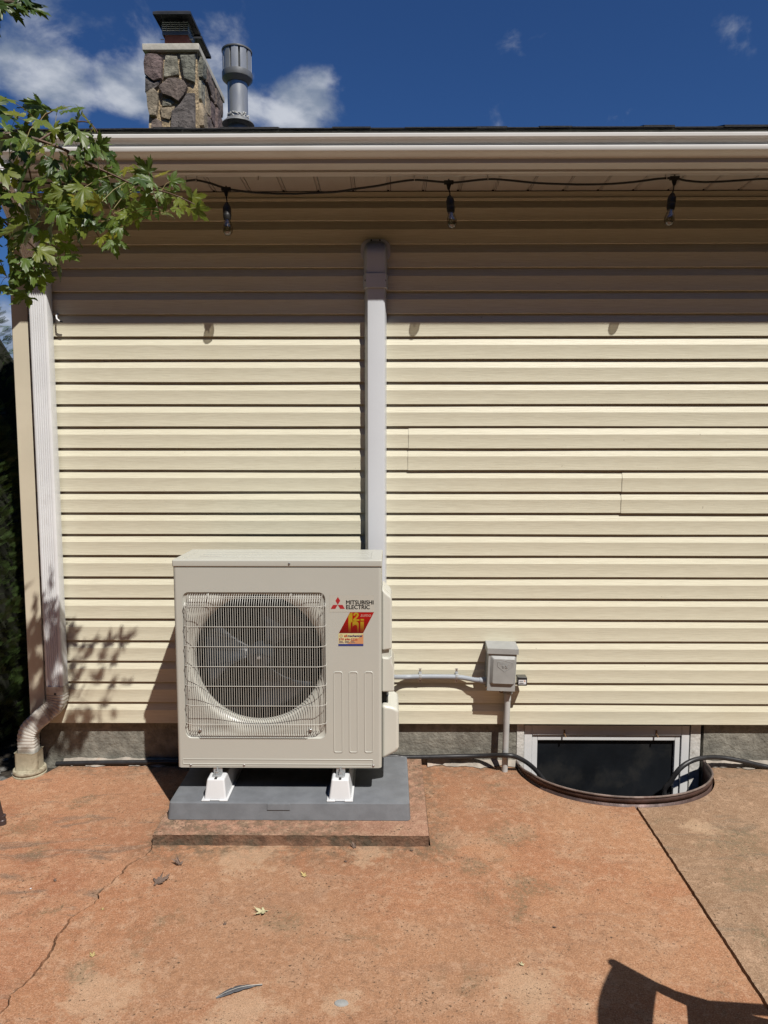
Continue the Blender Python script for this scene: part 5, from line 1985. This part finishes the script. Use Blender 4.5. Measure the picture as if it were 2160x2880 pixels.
def put_leaf(pos, size, k, tip=None, spread=1.0):
    me = variants[k]
    o = bpy.data.objects.new('leaf', me)
    # local +y is the tip; hang outwards and down from the twig
    tipd = (tip if tip else Vector((random.uniform(-.7, .9), random.uniform(-.9, .3), random.uniform(-1.0, .15)))).normalized()
    nrm = Vector((random.uniform(-.7, .9) * spread, random.uniform(-1.3, -.2), random.uniform(-.3, 1.3))).normalized()
    nrm = (nrm - tipd * nrm.dot(tipd)).normalized()
    xax = tipd.cross(nrm)
    rot = Matrix((xax, tipd, nrm)).transposed()
    o.matrix_local = Matrix.Translation(pos - moff) @ rot.to_4x4() @ Matrix.Diagonal((size, size, size, 1))
    o.parent = maple
    COL.objects.link(o)
    return tipd


random.seed(21)
pet = MB()
placed = []
tries = 0
fixed = [((180, 540), .085, 0, (-.1, -.1, -1)), ((215, 555), .065, 6, (.6, 0, -.8)), ((290, 480), .075, 0, (.2, -.2, -1)), ((190, 480), .08, 1, (.3, -.3, -.9)), ((215, 650), .06, 1, (.1, 0, -1)), ((120, 380), .08, 2, (-.3, -.4, -.7)), ((28, 715), .09, 0, (.3, -.2, -.9)),
         ((110, 700), .085, 7, (.8, 0, -.6)), ((255, 415), .08, 3, (.6, -.3, -.3)), ((465, 560), .065, 0, (0, -.1, -1)), ((500, 560), .05, 6, (.5, 0, -.8)), ((350, 510), .065, 4, (.2, 0, -1)), ((480, 510), .05, 3, (.7, 0, .1)), ((305, 620), .06, 5, (.4, 0, -1)), ((70, 300), .075, 1, (1, 0, .0)), ((160, 310), .06, 2, (.8, 0, .3))]
for (px__, py__), s_, k, td in fixed:
    y = -1.15 + random.uniform(-.08, .05)
    pos = B(px__, py__, y)
    placed.append((px__, py__))
    d = put_leaf(pos, s_, k, Vector(td))
    tw = min(twigs, key=lambda q: (q - pos).length)
    if (tw - pos).length < .22:
        pet.tube([tw, tw.lerp(pos, .5) + Vector((0, 0, .008)), pos], .0010, 4)
while len(placed) < 236 and tries < 20000:
    tries += 1
    px__, py__ = random.uniform(-140, 560), random.uniform(262, 842)
    if not inside(px__, py__, region):
        continue
    dens = 31 if px__ < 200 else 25
    if any((px__ - a) ** 2 + (py__ - b_) ** 2 < dens ** 2 for a, b_ in placed[-400:]):
        continue
    y = -1.13 + random.uniform(-.16, .14)
    pos = B(px__, py__, y)
    tw = min(twigs, key=lambda q: (q - pos).length)
    if (tw - pos).length > .24:
        continue
    placed.append((px__, py__))
    s_ = random.uniform(.050, .092) if px__ < 300 else random.uniform(.042, .072)
    away = (pos - tw).normalized()
    td = away * .5 + Vector((random.uniform(-.5, .7), random.uniform(-.6, .2), random.uniform(-1.2, .1)))
    put_leaf(pos, s_, random.choice((0, 1, 2, 3, 4, 5, 6, 7, 8, 9)), td)
    if (tw - pos).length < .16:
        pet.tube([tw, tw.lerp(pos, .5) + Vector((0, 0, .008)), pos], .0009, 4)
for q, s_, td in (((10, 8), .07, (.6, 0, -.6)), ((50, 14), .07, (.9, 0, -.2)), ((70, 10), .065, (.9, 0, -.5)), ((30, -8), .07, (.8, 0, .1)), ((-30, 5), .08, (.2, 0, -1)), ((88, 22), .05, (1, 0, -.3)), ((60, -16), .07, (.9, 0, 0))):
    put_leaf(B(*q, -1.3), s_ * 1.25, 8 + (q[0] % 2), Vector(td))
tag(pet.build('leaf_stalk', M['petiole'], maple), kind='stuff')
# higher crown of the same tree, off to the left
random.seed(31)
cv, cf_ = [], []
lm = variants[2]
lv = [v.co.copy() for v in lm.vertices]
lf = [tuple(p.vertices) for p in lm.polygons]
for i in range(700):
    a = random.uniform(0, 2 * pi)
    e__ = random.uniform(-1, 1)
    rad = random.uniform(.55, 1.0)
    c = Vector((-3.9, -1.3, 4.6)) + Vector((cos(a) * sqrt(1 - e__ * e__) * 1.2, sin(a) * sqrt(1 - e__ * e__) * 1.2, e__ * 1.1)) * rad
    rot = Matrix.Rotation(random.uniform(0, 6), 3, 'X') @ Matrix.Rotation(random.uniform(0, 6), 3, 'Z')
    o = len(cv)
    cv += [tuple(c + rot @ (q * .075)) for q in lv]
    cf_ += [tuple(j + o for j in f_) for f_ in lf]
mb = MB()
mb.v, mb.f = cv, cf_
tag(mb.build('crown', M['leaf'], maple, recalc=False), kind='stuff')

# ================================================================== small things on the patio
def ground_leaf(px, py, size, m, rotz, label, curl=1.0, seed=1):
    p = at_z(px, py, .002)
    random.seed(seed)
    ol = leaf_outline()
    v = [(0, 0, .006)]
    f = []
    n_ = len(ol)
    for fr in (.5, 1.0):
        for a, r_ in ol:
            ar = radians(a + random.uniform(-4, 4))
            rad = r_ * fr * (1 + random.uniform(-.15, .15))
            x, y = rad * cos(ar), rad * sin(ar)
            z = .05 + curl * (.55 * x * x * abs(x) + .35 * max(0, y) ** 2) * fr + .05 * sin(5 * x + seed) * fr
            v.append((x * (1 - .25 * curl * fr), y, z))
    for i in range(n_ - 1):
        f.append((0, 1 + i, 2 + i))
        f.append((1 + i, 1 + n_ + i, 2 + n_ + i, 2 + i))
    me = bpy.data.meshes.new('fallen_leaf')
    me.from_pydata([(a * size, b_ * size, c * size) for a, b_, c in v], [], f)
    me.polygons.foreach_set('use_smooth', [True] * len(me.polygons))
    me.materials.append(m)
    o = bpy.data.objects.new('fallen_leaf', me)
    o.location = (p.x, p.y, .002)
    o.rotation_euler = (0, 0, rotz)
    COL.objects.link(o)
    tag(o, label, 'leaf', 'fallen leaves on the patio')
    sd_ = o.modifiers.new('thickness', 'SOLIDIFY')
    sd_.thickness = .0006
    return o


lf1 = ground_leaf(440, 2482, .056, M['dry_brown'], -1.2, 'curled brown leaf with a stalk beside the long crack', .95, 3)
ground_leaf(742, 2562, .046, M['dry_pale'], 2.4, 'pale cream maple leaf on the patio in front of the slab', .8, 4)
ground_leaf(262, 2688, .019, M['dry_yellow'], 1.0, 'small yellow leaf scrap near the lower left crack', .8, 5)
ground_leaf(507, 2431, .040, M['dry_brown'], 1.5, 'thin grey brown curled leaf just below the slab corner', 2.4, 6)
ground_leaf(997, 2384, .028, M['dry_brown'], .4, 'brown shrivelled leaf at the foot of the slab edge', 1.8, 7)
ground_leaf(858, 2464, .024, M['dry_yellow'], .9, 'tan star shaped leaf scrap right of the centre of the patio', 1.2, 8)
ground_leaf(1562, 2608, .014, M['dry_brown'], 2.0, 'tiny dark curled leaf on the right of the orange slab', 1.8, 9)
ground_leaf(1471, 2714, .016, M['dry_pale'], 1.2, 'tiny pale leaf crumb left of the chair shadow', 1.2, 10)
ground_leaf(289, 2558, .010, M['dry_yellow'], .5, 'tiny straw coloured leaf scrap right of the crack bend', 1.0, 11)
ground_leaf(156, 2478, .014, M['dry_brown'], .9, 'small dark twiggy leaf scrap left of the crack', 2.0, 12)
ground_leaf(632, 2600, .012, M['dry_brown'], .2, 'tiny flat brown scrap left of the pale maple leaf', .6, 13)
ground_leaf(1160, 2392, .014, M['dry_brown'], 2.2, 'dark crumb of leaf near the right end of the slab edge', 1.6, 14)
ground_leaf(974, 2424, .013, M['dry_brown'], 1.1, 'small brown leaf fragment in front of the slab edge', 1.6, 15)
ground_leaf(86, 2500, .007, M['label_white'], .2, 'tiny white scrap on the left patio slab', .6, 16)

p = at_z(960, 2822, 0)
mb = MB()
rings = [[(p.x + r_ * (1 + .25 * mnoise.noise((k, 3, 1))) * cos(2 * pi * k / 11), p.y + .6 * r_ * (1 + .25 * mnoise.noise((k, 5, 2))) * sin(2 * pi * k / 11), z) for k in range(11)] for r_, z in ((.024, -.001), (.021, .0035), (.012, .005))]
single(mb.loft(rings).build('stone_chip', M['box_grey'], angle=30), (p.x, p.y, 0), 'flat grey stone chip in a worn pale spot at the front of the patio', 'stone')

# feather
p0, p1 = at_z(608, 2807, .002), at_z(738, 2771, .002)
ft = thing('feather', tuple(p0), 'long grey bird feather lying on the patio in the foreground', 'feather')
d = (p1 - p0)
L = d.length
u = d.normalized()
w_ = Vector((-u.y, u.x, 0))
mb = MB()
ra, rb = [], []
for i in range(25):
    t = i / 24
    wa = .015 * (sin(pi * min(1, t * 1.15 + .02)) ** .6 if t < .85 else .12)
    wa *= 1 - (.2 if i in (9, 14, 15, 19) else 0)
    c = p0 + d * t + w_ * .006 * sin(pi * t)
    z = .003 + .006 * sin(pi * t)
    ra.append((c.x + w_.x * wa, c.y + w_.y * wa, z - .001))
    rb.append((c.x - w_.x * wa * .7, c.y - w_.y * wa * .7, z - .001))
mid__ = [(p0 + d * (i / 24) + w_ * .006 * sin(pi * i / 24)) + Vector((0, 0, .003 + .006 * sin(pi * i / 24))) for i in range(25)]
mb.loft([ra, mid__, rb], closed=False)
mb.build('feather_vane', M['feather'], ft, recalc=False)
MB().tube([q + Vector((0, 0, .0008)) for q in mid__], [.0004 + .0006 * i / 24 for i in range(25)], 5).build('feather_quill', M['quill'], ft)

# ================================================================== furniture just outside the frame
pt_ = thing('side_table', (-1.98, -.62, 0), 'dark bronze metal table leg standing at the left edge of the patio', 'table')
for sx_, sy_, nm in ((1, 1, ''), (1, -1, ''), (-1, 1, ''), (-1, -1, '')):
    pass
tx, ty = -1.795, -.618
for (fx, fy) in ((tx, ty), (tx - .42, ty), (tx, ty - .42), (tx - .42, ty - .42)):
    cx_, cy_ = tx - .21, ty - .21
    k = .93
    top_ = (fx - .035 * (fx == tx) , cy_ + (fy - cy_) * .55, .50)
    lg = MB()
    lg.tube([(fx, fy, .012), (fx + (top_[0] - fx) * .5, fy + (top_[1] - fy) * .5, .26), top_], .0125, 12)
    lo = lg.build('leg', M['furniture'], pt_)
    MB().lathe([(0, 0), (.017, 0), (.017, .022), (.0145, .025), (.0145, .036), (.0165, .038), (.0165, .044), (.0125, .046), (0, .046)], (fx, fy, 0), 14).build('leg_cap', M['furniture'], lo)
cx_, cy_ = tx - .21, ty - .21
MB().box(cx_ - .25, tx - .02, cy_ - .15, cy_ + .13, .50, .525).build('table_top', M['furniture'], pt_, bevel=.006)

chr__ = thing('patio_chair', (1.35, -2.35, 0), 'dark sling back patio chair that throws its shadow at the lower right', 'chair')
TA, BA = Vector((1.112, -2.04, .95)), Vector((1.088, -1.945, .62))
E_ = Vector((-.16, -.46, 0))
TB, BB = TA + E_, BA + E_
mb = MB()
rows = []
for i in range(9):
    t = i / 8
    bow = .05 * sin(pi * t)
    tp = TA.lerp(TB, t) + Vector((0, 0, bow * .8))
    bt = BA.lerp(BB, t)
    bk = Vector((-.94, .33, 0)) * (.02 * sin(pi * t))
    rows.append([tp + bk, tp.lerp(bt, .33) + bk, tp.lerp(bt, .66) + bk, bt + bk])
mb.loft([[tuple(q) for q in r_] for r_ in rows], closed=False)
o = mb.build('backrest', M['sling'], chr__)
o.modifiers.new('thickness', 'SOLIDIFY').thickness = .012
fw_ = Vector((.94, -.33, 0))
for s_, base in ((0, Vector((0, 0, 0))), (1, E_)):
    A_ = BA + base
    up_ = TA + base
    MB().tube([up_, up_.lerp(A_, .5), A_, Vector((1.10, -1.90, .42)) + base], .019, 10).build('back_post', M['furniture'], chr__)
    MB().tube([Vector((1.10, -1.90, .42)) + base, Vector((1.17, -1.98, .2)) + base, Vector((1.22, -2.06, 0)) + base], .018, 10).build('leg', M['furniture'], chr__)
    MB().tube([Vector((1.58, -2.06, .42)) + base, Vector((1.60, -2.08, 0)) + base], .018, 10).build('leg', M['furniture'], chr__)
    MB().tube([Vector((1.09, -1.93, .56)) + base, Vector((1.14, -1.985, .61)) + base, Vector((1.25, -2.05, .65)) + base, Vector((1.5, -2.07, .65)) + base, Vector((1.58, -2.06, .60)) + base, Vector((1.58, -2.06, .42)) + base], .022, 10).build('armrest', M['furniture'], chr__)
s4 = [Vector((1.10, -1.90, .42)), Vector((1.58, -2.06, .42)), Vector((1.58, -2.06, .42)) + E_, Vector((1.10, -1.90, .42)) + E_]
MB().hexa([tuple(q) for q in s4] + [tuple(q + Vector((0, 0, .018))) for q in s4]).build('seat', M['sling'], chr__)
